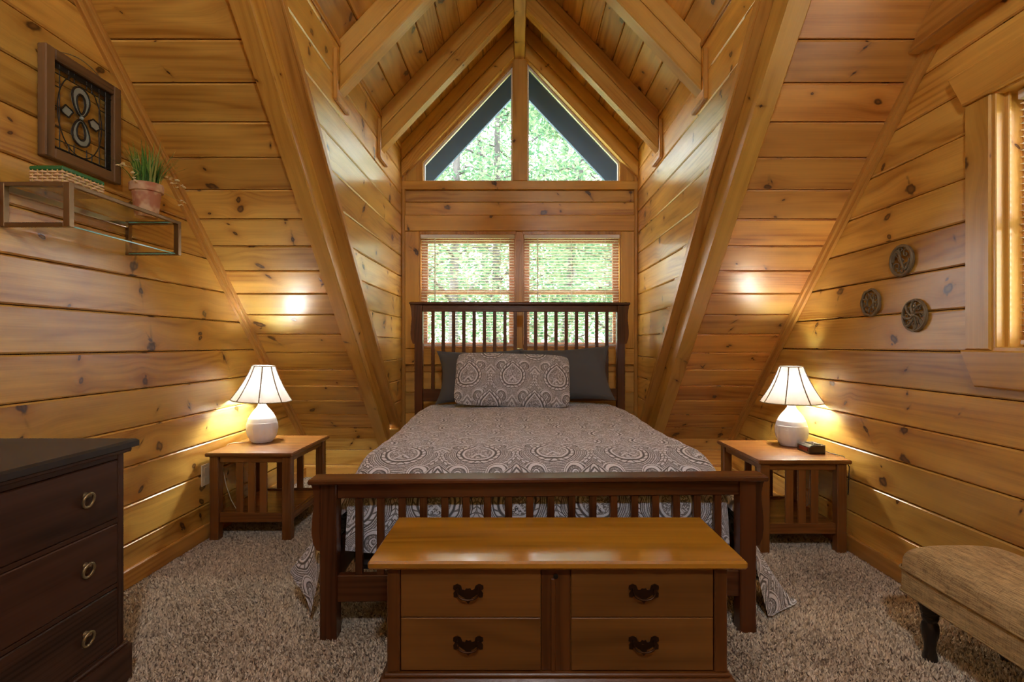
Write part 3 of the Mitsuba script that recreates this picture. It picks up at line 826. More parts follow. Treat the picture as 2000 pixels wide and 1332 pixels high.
sp = thing('bedspread', 'taupe and cream paisley damask bedspread hanging to the floor at the foot corners', 'bedspread')
put(sp, B(m), 'damask', smooth=True, uv=uv)

def pillow(W_, H_, D_, pinch=0.10, seed=0, n=44, round_=0.02):
    """stuffed cushion standing in the x-z plane, with drawn-out corners and soft creases"""
    r = np.random.default_rng(seed)
    ph = r.uniform(0, 6, 6)
    g = np.linspace(-1, 1, n)
    U, V = np.meshgrid(g, g)
    th = np.clip((1 - np.abs(U) ** 2.6) * (1 - np.abs(V) ** 2.6), 0, 1) ** 0.55
    k = 1 - pinch * ((1 - U ** 2) * np.abs(V) ** 4)
    k2 = 1 - pinch * ((1 - V ** 2) * np.abs(U) ** 4)
    Xp = U * W_ / 2 * k2
    Zp = V * H_ / 2 * k
    rc = 1 - round_ * np.abs(U * V) ** 5
    Xp, Zp = Xp * rc, Zp * rc
    cr = 0.05 * np.sin(7 * U + 3 * V + ph[0]) + 0.04 * np.sin(-4 * U + 9 * V + ph[1]) + 0.03 * np.sin(15 * U + ph[2]) * np.abs(V)
    Fp = -D_ / 2 * th * (1 + cr)
    Bp = D_ / 2 * th
    A = np.stack([Xp, Fp, Zp], -1)
    Bk = np.stack([Xp, Bp, Zp], -1)[:, ::-1]
    m = trimesh.util.concatenate([grid_mesh(A), grid_mesh(Bk)])
    uv = np.vstack([np.stack([Xp, Zp], -1).reshape(-1, 2), np.stack([Xp, Zp], -1)[:, ::-1].reshape(-1, 2)])
    return m, uv
def place_pillow(key, m, uv, mt, x, y, z, lean, yaw=0, roll=0):
    M = trimesh.transformations
    m.apply_transform(M.rotation_matrix(math.radians(roll), Y3))
    m.apply_transform(M.rotation_matrix(math.radians(-lean), X3))
    m.apply_transform(M.rotation_matrix(math.radians(yaw), Z3))
    m.apply_translation((x, y, z - m.bounds[0][2]))
    put(key, m, mt, smooth=True, uv=uv)
gp = thing('pillow', 'dark grey pillow against the headboard, left of the patterned one', 'pillow')
m, uv = pillow(0.68, 0.44, 0.17, 0.17, 1)
place_pillow(gp, m, uv, 'grey_pillow', -0.285, 3.975, 0.655, 24, 2, -1.5)
gp = thing('pillow', 'dark grey pillow against the headboard, right of the patterned one', 'pillow')
m, uv = pillow(0.71, 0.45, 0.18, 0.16, 2)
place_pillow(gp, m, uv, 'grey_pillow', 0.36, 3.965, 0.655, 24, -2, -3)
gp = thing('pillow', 'long taupe and cream damask pillow leaning on the two grey pillows', 'pillow')
m, uv = pillow(0.83, 0.41, 0.18, 0.02, 3, round_=0.075)
uv = uv + np.array([0.155, 0.24])
place_pillow(gp, m, uv, 'damask', -0.04, 3.76, 0.655, 26, 1, 2.0)

# ------------------------------------------------------------------ chest at the foot
ch = thing('chest', 'low brown wooden blanket chest with four mock drawers at the foot of the bed', 'chest')
cx, cy = 0.1155, 1.565
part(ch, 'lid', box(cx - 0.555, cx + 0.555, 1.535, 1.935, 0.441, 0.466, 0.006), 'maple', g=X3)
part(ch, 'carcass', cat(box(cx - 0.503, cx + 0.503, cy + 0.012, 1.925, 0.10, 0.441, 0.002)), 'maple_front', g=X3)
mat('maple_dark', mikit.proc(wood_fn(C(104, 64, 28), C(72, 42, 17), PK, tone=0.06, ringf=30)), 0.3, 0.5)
for x0, x1 in ((cx - 0.504, cx - 0.466), (cx + 0.466, cx + 0.504)):
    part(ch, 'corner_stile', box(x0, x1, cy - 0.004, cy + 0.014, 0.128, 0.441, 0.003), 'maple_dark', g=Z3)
part(ch, 'center_stile', cat(box(cx - 0.047, cx + 0.040, cy + 0.004, cy + 0.014, 0.128, 0.441, 0.002), box(cx - 0.020, cx - 0.003, cy - 0.003, cy + 0.01, 0.128, 0.405, 0.004)), 'maple_dark', g=Z3)
lk = part(ch, 'lock', cat(lathe([(0.001, 0), (0.0068, 0), (0.0072, 0.004), (0.001, 0.004)], 20)).apply_transform(trimesh.transformations.rotation_matrix(math.pi / 2, X3)).apply_translation((cx - 0.004, cy - 0.0005, 0.412)), 'black_plastic', label='round black push lock')
for xa, xb in ((cx - 0.464, cx - 0.049), (cx + 0.042, cx + 0.464)):
    for za, zb in ((0.131, 0.287), (0.289, 0.441)):
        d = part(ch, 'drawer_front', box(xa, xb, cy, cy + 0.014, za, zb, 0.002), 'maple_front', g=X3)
        hx, hz = (-0.148 if xa < cx - 0.1 else 0.3726), (0.362 if zb > 0.4 else 0.208)
        half = [(0, 0.012), (0.006, 0.014), (0.010, 0.008), (0.018, 0.010), (0.022, 0.022), (0.032, 0.027), (0.044, 0.022), (0.045, 0.012), (0.038, 0.008),
                (0.044, 0.0), (0.043, -0.012), (0.034, -0.013), (0.026, -0.004), (0.018, -0.010), (0.010, -0.014), (0.006, -0.024), (0, -0.032)]
        outl = half + [(-a, b2) for a, b2 in half[::-1][1:-1]]
        plate = extrude(outl, (hx, cy, hz), X3, Z3, -Y3, 0.003)
        posts = [tube([(hx + s * 0.031, cy, hz + 0.012), (hx + s * 0.031, cy - 0.016, hz + 0.012)], 0.005, 10) for s in (-1, 1)]
        an = np.linspace(0, np.pi, 15)
        bail = tube([(hx + 0.031 * math.cos(a) * (1 + 0.0 * a), cy - 0.013 - 0.004 * math.sin(a), hz + 0.012 - 0.026 * math.sin(a) ** 0.6) for a in an], 0.0028, 8)
        part(d, 'pull_plate', plate, 'dark_brass', label='dark brass bat wing plate')
        part(d, 'pull_bail', cat(posts, bail), 'dark_brass', smooth=40)
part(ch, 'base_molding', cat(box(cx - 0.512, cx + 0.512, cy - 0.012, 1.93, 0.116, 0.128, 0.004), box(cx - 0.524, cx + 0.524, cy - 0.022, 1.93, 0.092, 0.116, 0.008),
                             box(cx - 0.535, cx + 0.535, cy - 0.030, 1.93, 0.0, 0.090, 0.006)), 'maple_dark', g=X3)

# ------------------------------------------------------------------ night stands
def nightstand(lb, x0, y0, wd=0.49, dp=0.58, ht=0.494):
    k = thing('nightstand', lb, 'night stand')
    x1, y1 = x0 + wd, y0 + dp
    part(k, 'top', box(x0, x1, y0, y1, ht - 0.022, ht, 0.006), 'oak_brown', g=X3)
    lg, ov = 0.05, 0.018
    xa, xb, ya, yb2 = x0 + ov, x1 - ov, y0 + ov, y1 - ov
    for X_ in (xa, xb - lg):
        for Y_ in (ya, yb2 - lg):
            part(k, 'leg', box(X_, X_ + lg, Y_, Y_ + lg, 0, ht - 0.022, 0.004), 'oak_brown', g=Z3)
    for Y_ in (ya + 0.012, yb2 - 0.034):
        part(k, 'rail', box(xa + lg, xb - lg, Y_, Y_ + 0.022, ht - 0.058, ht - 0.022), 'oak_brown', g=X3)
        part(k, 'rail', box(xa + lg, xb - lg, Y_, Y_ + 0.022, 0.10, 0.155), 'oak_brown', g=X3)
        for i in range(3):
            xm = (xa + xb) / 2 + (i - 1) * 0.066
            part(k, 'slat', box(xm - 0.02, xm + 0.02, Y_ + 0.003, Y_ + 0.017, 0.153, ht - 0.056, 0.002), 'oak_brown', g=Z3)
    for X_ in (xa + 0.012, xb - 0.034):
        part(k, 'side_rail', box(X_, X_ + 0.022, ya + lg, yb2 - lg, ht - 0.058, ht - 0.022), 'oak_brown', g=Y3)
        part(k, 'side_rail', box(X_, X_ + 0.022, ya + lg, yb2 - lg, 0.10, 0.14), 'oak_brown', g=Y3)
    part(k, 'shelf', box(xa + 0.034, xb - 0.034, ya + 0.034, yb2 - 0.034, 0.128, 0.144), 'oak_brown', g=X3)
    return k
nightstand('brown slatted mission night stand left of the bed under the white lamp', -1.742, 2.925)
nightstand('brown slatted mission night stand right of the bed with lamp and alarm clock', 1.252, 2.745)

# ------------------------------------------------------------------ lamps
def lamp(lb, x, y, z, power, tilt, yaw):
    k = thing('table_lamp', lb, 'lamp')
    pr = [(0.001, 0.0), (0.052, 0.0), (0.060, 0.004), (0.072, 0.022), (0.084, 0.05), (0.0895, 0.08), (0.090, 0.098), (0.087, 0.122), (0.078, 0.150), (0.064, 0.176),
          (0.048, 0.198), (0.034, 0.214), (0.025, 0.228), (0.0225, 0.245), (0.0235, 0.262), (0.018, 0.264), (0.001, 0.264)]
    t = np.linspace(0, 1, 90)
    zz = np.interp(np.linspace(0, len(pr) - 1, 120), range(len(pr)), [p[1] for p in pr])
    rr = np.interp(np.linspace(0, len(pr) - 1, 120), range(len(pr)), [p[0] for p in pr])
    m = lathe(list(zip(rr, zz)), 144)
    v = m.vertices
    an = np.arctan2(v[:, 1], v[:, 0])
    ribs = 0.0013 * np.sign(np.sin(an * 72)) * ((v[:, 2] > 0.012) & (v[:, 2] < 0.118)) + 0.0005 * np.sign(np.sin(v[:, 2] * 900)) * ((v[:, 2] > 0.118) & (v[:, 2] < 0.15))
    r0 = np.hypot(v[:, 0], v[:, 1])
    m.vertices = np.stack([v[:, 0] * (1 + ribs / np.maximum(r0, 1e-3)), v[:, 1] * (1 + ribs / np.maximum(r0, 1e-3)), v[:, 2]], 1)
    m.apply_translation((x, y, z))
    part(k, 'base', m, 'glaze_white', smooth=40, label='white ceramic gourd base with combed ribs')
    part(k, 'stem', tube([(x, y, z + 0.26), (x, y, z + 0.47)], 0.004, 10), 'dark_brass')
    part(k, 'socket', lathe([(0.012, 0.27), (0.014, 0.275), (0.014, 0.31), (0.011, 0.315)], 20, (x, y, z)), 'dark_brass', smooth=40)
    # shade: bell with eight panels
    M = trimesh.transformations.rotation_matrix(math.radians(tilt), Y3, (x, y, z + 0.30))
    hs = np.linspace(0, 1, 18)
    ra = 0.064 + 0.108 * (0.62 * hs + 0.38 * hs ** 2.0)
    zs = 0.472 - 0.212 * hs
    n = 96
    ang = np.arange(n + 1) * 2 * np.pi / n + yaw
    pan = 1 - 0.018 * np.cos((ang - yaw) * 8 / 2) ** 2 * 0 - 0.02 * (1 - np.abs(np.cos((ang - yaw) * 4)))
    Pm = np.stack([np.stack([x + r * pan * np.cos(ang), y + r * pan * np.sin(ang), np.full(n + 1, z + q)], 1) for r, q in zip(ra, zs)])
    sh = grid_mesh(Pm); sh.apply_transform(M)
    s = part(k, 'shade', sh, 'shade_cloth', smooth=True, label='white bell shaped fabric shade with seams')
    for i in range(8):
        a = yaw + i * np.pi / 4
        pts = [(x + (r + 0.0015) * math.cos(a), y + (r + 0.0015) * math.sin(a), z + q) for r, q in zip(ra, zs)]
        rbm = tube(pts, 0.0029, 6); rbm.apply_transform(M)
        part(s, 'seam', rbm, 'shade_rib')
    for q, r in ((0.472, ra[0]), (0.26, ra[-1])):
        hm = tube([(x + r * math.cos(a), y + r * math.sin(a), z + q) for a in np.linspace(0, 2 * np.pi, 64, endpoint=False)], 0.0028, 6, closed=True)
        hm.apply_transform(M)
        part(s, 'hem', hm, 'shade_rib')
    sp_ = part(s, 'spider', cat([tube([(x, y, z + 0.468), (x + 0.063 * math.cos(a), y + 0.063 * math.sin(a), z + 0.468)], 0.0014, 5) for a in (0.3, 2.4, 4.5)]).apply_transform(M), 'dark_brass')
    bm = trimesh.creation.icosphere(3, 0.030); bm.apply_transform(np.diag([1, 1, 1.25, 1])); bm.apply_translation((x, y, z + 0.355))
    part(k, 'bulb', bm, 'glaze_white', smooth=True, emitter={'type': 'area', 'radiance': rgb(power)}, label='lit bulb')
    return k
lamp('lit white ceramic table lamp on the left night stand', -1.587, 3.27, 0.494, BULB_L, 3.2, 0.35)
lamp('lit white ceramic table lamp on the right night stand beside the clock', 1.632, 3.15, 0.494, BULB_R, -0.6, 0.12)

# unseen globe light above the view, placed to light the near rafters and bed
k = thing('unseen_globe_light', 'unseen opal globe light above the view, placed to light the near rafters and bed', 'lamp')
PX, PY, PZ = 0.0, 1.30, 2.50
part(k, 'rod', tube([(PX, PY, PZ + 0.13), (PX, PY, 3.80)], 0.010, 10), 'dark_brass')
gl = trimesh.creation.icosphere(3, 0.11); gl.apply_translation((PX, PY, PZ))
part(k, 'globe', gl, 'glaze_white', smooth=True, emitter={'type': 'area', 'radiance': rgb(UNSEEN_CEIL)})
part(k, 'fitter', lathe([(0.001, 0.104), (0.055, 0.105), (0.05, 0.125), (0.02, 0.15), (0.001, 0.152)], 30, (PX, PY, PZ)), 'dark_brass', smooth=40)

k = thing('unseen_globe_light', 'second unseen opal globe light, behind the camera, placed to light the room from the front', 'lamp')
QX, QY, QZ = 0.1, -0.7, 2.75  # out of view behind the camera, placed to light the room from the front
part(k, 'rod', tube([(QX, QY, QZ + 0.13), (QX, QY, 4.25)], 0.010, 10), 'dark_brass')
gl = trimesh.creation.icosphere(3, 0.11); gl.apply_translation((QX, QY, QZ))
part(k, 'globe', gl, 'glaze_white', smooth=True, emitter={'type': 'area', 'radiance': rgb(UNSEEN_REAR)})
part(k, 'fitter', lathe([(0.001, 0.104), (0.055, 0.105), (0.05, 0.125), (0.02, 0.15), (0.001, 0.152)], 30, (QX, QY, QZ)), 'dark_brass', smooth=40)

# cords, each a part of its lamp
part('table_lamp', 'cord', tube([(-1.66, 3.245, 0.498), (-1.69, 3.215, 0.499), (-1.715, 3.19, 0.503), (-1.738, 3.165, 0.501), (-1.751, 3.15, 0.48), (-1.752, 3.13, 0.40), (-1.735, 3.10, 0.36), (-1.70, 3.07, 0.28), (-1.66, 3.05, 0.20), (-1.63, 3.05, 0.147)], 0.0026, 6), 'cord_white', smooth=True, label='thin white cord')
part('table_lamp_001', 'cord', tube([(1.70, 3.19, 0.498), (1.73, 3.16, 0.500), (1.752, 3.14, 0.495), (1.755, 3.12, 0.42), (1.72, 3.06, 0.40), (1.67, 3.0, 0.40), (1.66, 3.0, 0.36), (1.653, 3.0, 0.24), (1.66, 3.01, 0.19), (1.63, 3.03, 0.147)], 0.0026, 6), 'cord_white', smooth=True, label='thin white cord')
k = thing('outlet', 'ivory outlet cover on the left wall behind the night stand', 'outlet')
part(k, 'plate', box(XL, XL + 0.007, 2.932, 3.004, 0.305, 0.425, 0.003), 'ivory_plastic')
for zc in (0.338, 0.392):
    part(k, 'receptacle', box(XL + 0.006, XL + 0.010, 2.950, 2.986, zc - 0.016, zc + 0.016, 0.003), 'ivory_plastic')

# alarm clock, display towards the bed
k = thing('alarm_clock', 'small black alarm clock with dark red display on the right night stand', 'clock')
body = slab([(0, 0), (0.09, 0), (0.09, 0.047), (0.012, 0.045), (0, 0.036)], (1.605, 2.905, 0.494), X3, Z3, -Y3, -0.127, 0, 0.004)
part(k, 'case', body, 'black_plastic')
part(k, 'cord', tube([(1.69, 2.955, 0.515), (1.71, 2.95, 0.503), (1.725, 2.92, 0.498), (1.735, 2.87, 0.498), (1.748, 2.83, 0.496), (1.752, 2.79, 0.45), (1.752, 2.80, 0.30)], 0.0022, 6), 'cord_black', smooth=True)
part(k, 'display', box(1.6025, 1.6055, 2.922, 3.010, 0.503, 0.524, 0.001), 'red_display', label='dark red display window')
for i in range(5):
    part(k, 'button', box(1.64, 1.655, 2.925 + i * 0.019, 2.938 + i * 0.019, 0.539, 0.544, 0.001), 'dresser_top')
part(k, 'snooze_bar', box(1.663, 1.683, 2.925, 3.012, 0.540, 0.545, 0.002), 'dresser_top')

# ------------------------------------------------------------------ dresser
dk = thing('dresser', 'dark espresso dresser with ring pulls against the left wall', 'dresser')
DX0, DX1, DY0, DY1 = -1.742, -1.287, 0.62, 1.722
part(dk, 'top', slab(rect(DX0, -1.258, DY0 - 0.03, DY1 + 0.03), (0, 0, 0.764), X3, Y3, Z3, 0, 0.024, 0.007), 'dresser_top')
part(dk, 'top_molding', box(DX0, -1.270, DY0 - 0.016, DY1 + 0.016, 0.748, 0.764, 0.006), 'espresso', g=Y3)
part(dk, 'carcass', box(DX0, DX1 - 0.016, DY0 + 0.004, DY1, 0.05, 0.748, 0.003), 'espresso', g=Z3)
for y0, y1 in ((DY0, DY0 + 0.026), (DY1 - 0.026, DY1)):
    part(dk, 'stile', box(DX1 - 0.018, DX1, y0, y1, 0.13, 0.748, 0.002), 'espresso', g=Z3)
for z0, z1 in ((0.731, 0.748), (0.527, 0.541), (0.3205, 0.334), (0.13, 0.135)):
    part(dk, 'rail', box(DX1 - 0.017, DX1 - 0.001, DY0 + 0.026, DY1 - 0.026, z0, z1, 0.001), 'espresso', g=Y3)
for z0, z1, hz in ((0.543, 0.729, 0.640), (0.336, 0.525, 0.432), (0.137, 0.3185, 0.228)):
    d = part(dk, 'drawer', box(DX1 - 0.022, DX1 + 0.002, DY0 + 0.029, DY1 - 0.029, z0, z1, 0.003), 'espresso', g=Y3)
    for hy in (DY0 + 0.16, 1.566):
        ring = tube([(DX1 + 0.012 + 0.004 * math.sin(a), hy + 0.0195 * math.cos(a), hz - 0.004 + 0.0205 * math.sin(a)) for a in np.linspace(0, 2 * np.pi, 40, endpoint=False)], 0.0042, 10, closed=True)
        rose = tube([(DX1 + 0.001, hy, hz + 0.010), (DX1 + 0.004, hy, hz + 0.010), (DX1 + 0.016, hy, hz + 0.011), (DX1 + 0.0185, hy, hz + 0.011)], [0.010, 0.009, 0.005, 0.004], 16)
        part(d, 'ring_pull', cat(ring, rose), 'pewter', smooth=50, label='pewter ring pull')
arch = [(DY0 - 0.014, 0), (DY0 + 0.10, 0), (DY0 + 0.105, 0.03), (DY0 + 0.13, 0.065), (DY1 - 0.16, 0.065), (DY1 - 0.105, 0.03), (DY1 - 0.10, 0), (DY1 + 0.014, 0), (DY1 + 0.014, 0.118), (DY0 - 0.014, 0.118)]
part(dk, 'plinth', cat(extrude([(y, z) for y, z in arch], (DX1 + 0.016, 0, 0), Y3, Z3, X3, -0.03 + 0.045).apply_translation((-0.015, 0, 0)),
                       box(DX0, DX1 + 0.014, DY1 - 0.012, DY1 + 0.016, 0, 0.118, 0.003), box(DX0, DX1 + 0.014, DY0 - 0.016, DY0 + 0.012, 0, 0.118, 0.003),
                       box(DX0, DX1 + 0.010, DY0 - 0.010, DY1 + 0.010, 0.118, 0.13, 0.005)), 'espresso', g=Y3)

# ------------------------------------------------------------------ bench
bk = thing('bench', 'upholstered beige bench with tufted seat and black turned legs at the right wall', 'bench')
BX0, BX1, BY0, BY1 = 1.383, 1.755, 0.82, 1.94
def rrect(x0, x1, y0, y1, r, n=6):
    pts = []
    for cxx, cyy, a0 in ((x1 - r, y1 - r, 0), (x0 + r, y1 - r, 90), (x0 + r, y0 + r, 180), (x1 - r, y0 + r, 270)):
        for a in np.radians(a0 + np.linspace(0, 90, n)):
            pts.append((cxx + r * math.cos(a), cyy + r * math.sin(a)))
    return pts
def uvbox(m):
    v, f = m.vertices, m.faces
    tri = v[f]
    n = np.abs(np.cross(tri[:, 1] - tri[:, 0], tri[:, 2] - tri[:, 0]))
    ax = np.argmax(n, 1)
    uv = np.zeros((len(f), 3, 2))
    for a, (i, j) in ((0, (1, 2)), (1, (0, 2)), (2, (1, 0))):
        uv[ax == a] = tri[ax == a][:, :, [i, j]]
    return trimesh.Trimesh(tri.reshape(-1, 3), np.arange(len(f) * 3).reshape(-1, 3), process=False), uv.reshape(-1, 2)
ap = trimesh.creation.extrude_polygon(Polygon(rrect(BX0 + 0.008, BX1, BY0, BY1 - 0.006, 0.03)), 0.082)
ap.apply_translation((0, 0, 0.208))
ap, uv = uvbox(ap)
part(bk, 'apron', ap, 'bench_cloth', uv=uv)
nx, ny = 70, 180
gx, gy = np.linspace(-1, 1, nx), np.linspace(-1, 1, ny)
U, V = np.meshgrid(gx, gy)
W2, L2 = (BX1 - BX0) / 2, (BY1 - BY0) / 2
sq = lambda a, p: np.sign(a) * np.abs(a) ** p
edge = np.clip((1 - np.abs(U) ** 6) * (1 - np.abs(V) ** 22), 0, 1) ** 0.36
rc_ = np.abs(U) ** 6 * np.abs(V) ** 24
Xc_, Yc_ = (BX0 + BX1) / 2 + U * W2 * (1 - 0.10 * rc_), (BY0 + BY1) / 2 + V * L2 * (1 - 0.04 * rc_)
Zc = 0.292 + 0.072 * edge + 0.036 * np.sqrt(np.clip(1 - U ** 2, 0, 1)) * np.clip(1 - V ** 8, 0, 1)
tuf = [((BX0 + BX1) / 2 + 0.035, y) for y in (1.72, 1.38, 1.04)]
for tx, ty in tuf:
    d2 = np.hypot(Xc_ - tx, Yc_ - ty)
    Zc -= 0.034 * np.exp(-(d2 / 0.045) ** 1.3)
Pm = np.stack([Xc_, Yc_, Zc], -1)
cu = grid_mesh(Pm)
part(bk, 'seat_cushion', cu, 'bench_cloth', smooth=True, uv=np.stack([Yc_.ravel(), (Xc_ + 0.6 * Zc).ravel()], 1), label='tufted beige seat cushion')
for z in (0.291, 0.209):
    pts = [(x, y, z) for x, y in rrect(BX0 + 0.004, BX1 + 0.001, BY0 - 0.001, BY1 - 0.002, 0.032)]
    part(bk, 'piping', tube(pts, 0.0042 if z > 0.25 else 0.003, 6, closed=True), 'bench_cloth', smooth=True, uv=np.zeros((len(pts) * 6, 2)))
for tx, ty in tuf:
    b_ = trimesh.creation.icosphere(3, 0.017); b_.apply_transform(np.diag([1, 1, 0.45, 1])); b_.apply_translation((tx, ty, 0.370))
    part(bk, 'button', b_, 'bench_cloth', smooth=True, uv=b_.vertices[:, :2].copy())
legp = [(0.001, 0), (0.020, 0), (0.0235, 0.006), (0.021, 0.022), (0.0165, 0.040), (0.019, 0.062), (0.025, 0.088), (0.0275, 0.108), (0.026, 0.124), (0.021, 0.134), (0.0215, 0.139), (0.024, 0.143),
        (0.026, 0.15), (0.024, 0.156), (0.027, 0.160), (0.0265, 0.166), (0.030, 0.171), (0.029, 0.178), (0.034, 0.190), (0.034, 0.209), (0.001, 0.209)]
for lx, ly in ((BX0 + 0.05, BY1 - 0.105), (BX1 - 0.05, BY1 - 0.105), (BX0 + 0.05, BY0 + 0.105), (BX1 - 0.05, BY0 + 0.105)):
    part(bk, 'leg', lathe(legp, 28, (lx, ly, 0)), 'black_wood', smooth=35, label='black turned leg')

# ------------------------------------------------------------------ wall shelf and what stands on it
sk = thing('wall_shelf', 'bronze metal wall shelf with glass panels on the left wall', 'shelf')
SY0, SY1, SX0, SX1, SZ0, SZ1 = 1.792, 2.388, XL + 0.001, -1.525, 1.50, 1.652
tb2 = 0.022
for y in (SY0, SY1 - 0.02):
    part(sk, 'end_frame', cat(box(SX0, SX0 + 0.016, y, y + 0.02, SZ0, SZ1, 0.001), box(SX1 - tb2, SX1, y, y + 0.02, SZ0, SZ1, 0.001),
                              box(SX0 + 0.016, SX1 - tb2, y, y + 0.02, SZ1 - 0.014, SZ1, 0.001), box(SX0 + 0.016, SX1 - tb2, y, y + 0.02, SZ0, SZ0 + 0.014, 0.001)), 'bronze')
part(sk, 'front_rail', box(SX1 - 0.014, SX1, SY0 + 0.02, SY1 - 0.02, SZ1 - 0.014, SZ1, 0.001), 'bronze')
part(sk, 'rear_rail', box(SX0, SX0 + 0.014, SY0 + 0.02, SY1 - 0.02, SZ1 - 0.03, SZ1 - 0.008, 0.001), 'chrome')
for nm, z in (('upper_glass', SZ1 - 0.006), ('lower_glass', SZ0 + 0.006)):
    y0, y1, x0, x1 = SY0 + 0.02, SY1 - 0.02, SX0 + 0.016, SX1 - 0.016
    g_ = part(sk, nm, trimesh.Trimesh([(x0, y0, z), (x1, y0, z), (x1, y1, z), (x0, y1, z)], [[0, 1, 2], [0, 2, 3]], process=False), 'shelf_glass', label='glass panel')
    part(g_, 'edge', cat(box(x1 - 0.001, x1 + 0.001, y0, y1, z - 0.0025, z + 0.0025, 0.0003), box(x0, x1, y1 - 0.001, y1 + 0.001, z - 0.0025, z + 0.0025, 0.0003)), 'glass_edge')
part(sk, 'glass_support', cat([tube([(SX1 - 0.02, y, SZ1 - 0.012), (SX1 - 0.04, y, SZ1 - 0.012)], 0.003, 8) for y in (SY0 + 0.03, SY1 - 0.03)]), 'chrome')

bs = thing('basket', 'small woven basket with green rim on the wall shelf', 'basket')
bx0, bx1, by0, by1, bz = -1.695, -1.582, 1.832, 2.012, SZ1
part(bs, 'liner', box(bx0 + 0.005, bx1 - 0.005, by0 + 0.005, by1 - 0.005, bz, bz + 0.055, 0.004), 'wicker')
per = []
def perim(tt_):
    out = []
    W_, D_ = bx1 - bx0, by1 - by0
    for t in tt_:
        s = (t % 1) * 2 * (W_ + D_)
        if s < W_: out.append((bx0 + s, by0, 0, -1))
        elif s < W_ + D_: out.append((bx1, by0 + s - W_, 1, 0))
        elif s < 2 * W_ + D_: out.append((bx1 - (s - W_ - D_), by1, 0, 1))
        else: out.append((bx0, by1 - (s - 2 * W_ - D_), -1, 0))
    return np.array(out)
tt = np.linspace(0, 1, 200, endpoint=False)
pp = perim(tt)
for r in range(5):
    off = 0.0028 * np.sin(tt * 2 * np.pi * 17 + (np.pi if r % 2 else 0))
    P_ = np.stack([pp[:, 0] + pp[:, 2] * off, pp[:, 1] + pp[:, 3] * off, np.full(200, bz + 0.006 + 0.0102 * r)], 1)
    part(bs, 'strand', tube(P_, 0.0042, 6, closed=True), 'wicker', smooth=True)
for i in range(17 * 2):
    q = perim([(i + 0.5) / 34])[0]
    part(bs, 'upright', tube([(q[0], q[1], bz + 0.001), (q[0], q[1], bz + 0.056)], 0.0026, 6), 'straw')
part(bs, 'rim', cat(box(bx0 - 0.003, bx1 + 0.003, by0 - 0.003, by1 + 0.003, bz + 0.053, bz + 0.067, 0.003), box(bx0 + 0.006, bx1 - 0.006, by0 + 0.006, by1 - 0.006, bz + 0.066, bz + 0.071, 0.002)), 'green_paint', label='green painted rim and lid')

pk = thing('potted_plant', 'clay pot of grassy plant with small cream flowers at the end of the wall shelf', 'plant')
px_, py_, pz_ = -1.622, 2.302, SZ1
part(pk, 'pot', lathe([(0.001, 0), (0.041, 0), (0.043, 0.003), (0.0545, 0.108), (0.062, 0.109), (0.0635, 0.113), (0.0645, 0.140), (0.062, 0.1445), (0.057, 0.1445), (0.055, 0.135), (0.001, 0.132)], 40, (px_, py_, pz_)), 'terracotta', smooth=35, label='weathered terracotta pot')
gr = np.random.default_rng(5)
Vg, Fg, Cg = [], [], []
for i in range(190):
    a, r = gr.uniform(0, 2 * np.pi), 0.048 * math.sqrt(gr.uniform())
    b0 = vec(px_ + r * math.cos(a), py_ + r * math.sin(a), pz_ + 0.13)
    lean = gr.uniform(0.02, 0.085) * (0.4 + r / 0.048)
    h = gr.uniform(0.10, 0.185)
    dirv = vec(math.cos(a + gr.normal(0, 0.5)), math.sin(a + gr.normal(0, 0.5)), 0)
    side = np.cross(dirv, Z3) * gr.uniform(0.0018, 0.0034)
    col = np.array(C(*[(86, 132, 52), (120, 160, 70), (58, 104, 44), (150, 160, 84)][gr.integers(4)]))
    base_i = len(Vg)
    for q in np.linspace(0, 1, 5):
        c = b0 + dirv * lean * q ** 1.7 + Z3 * h * q
        wq = 1 - q ** 2.2 + 0.05
        Vg += [c - side * wq, c + side * wq]; Cg += [col * (0.75 + 0.35 * q)] * 2
    for q in range(4):
        j = base_i + 2 * q
        Fg += [[j, j + 1, j + 3], [j, j + 3, j + 2]]
part(pk, 'grass_blades', trimesh.Trimesh(np.array(Vg), Fg, process=False), 'grass_blade', kind='stuff', color=np.array(Cg), label='green grass blades')
def flower(at, n=4, sd=0):
    r = np.random.default_rng(sd)
    out = []
    for _ in range(n):
        c = np.asarray(at) + r.normal(0, 0.0085, 3)
        for k2 in range(5):
            a = k2 * 2 * np.pi / 5 + r.uniform(0, 1)
            tilt = r.normal(0, 0.5, 3) + vec(math.cos(a), math.sin(a), 0.3)
            m_ = trimesh.creation.icosphere(1, 1.0); m_.apply_transform(np.diag([0.0045, 0.0032, 0.0018, 1]))
            m_.apply_translation(c + unit(tilt) * 0.0045)
            out.append(m_)
    return cat(out)
for i, (dx, dy, dz, n) in enumerate(((0.012, -0.155, 0.172, 4), (0.008, -0.088, 0.152, 5), (-0.01, -0.035, 0.235, 4), (0.06, 0.048, 0.19, 3), (0.055, 0.115, 0.202, 5), (0.07, 0.13, 0.18, 4), (0.062, 0.135, 0.105, 4))):
    b0 = vec(px_ + 0.01, py_, pz_ + 0.135)
    e = vec(px_ + dx, py_ + dy, pz_ + dz)
    pts = [b0 * (1 - q) + e * q + Z3 * 0.05 * math.sin(np.pi * q) * (0.6 if dz > 0.12 else 0.1) for q in np.linspace(0, 1, 8)]
    s = part(pk, 'flower_stem', tube(pts, 0.0011, 5), 'straw')
    part(s, 'flower', flower(e, n, i + 3), 'petal', smooth=True, label='cluster of small cream flowers')

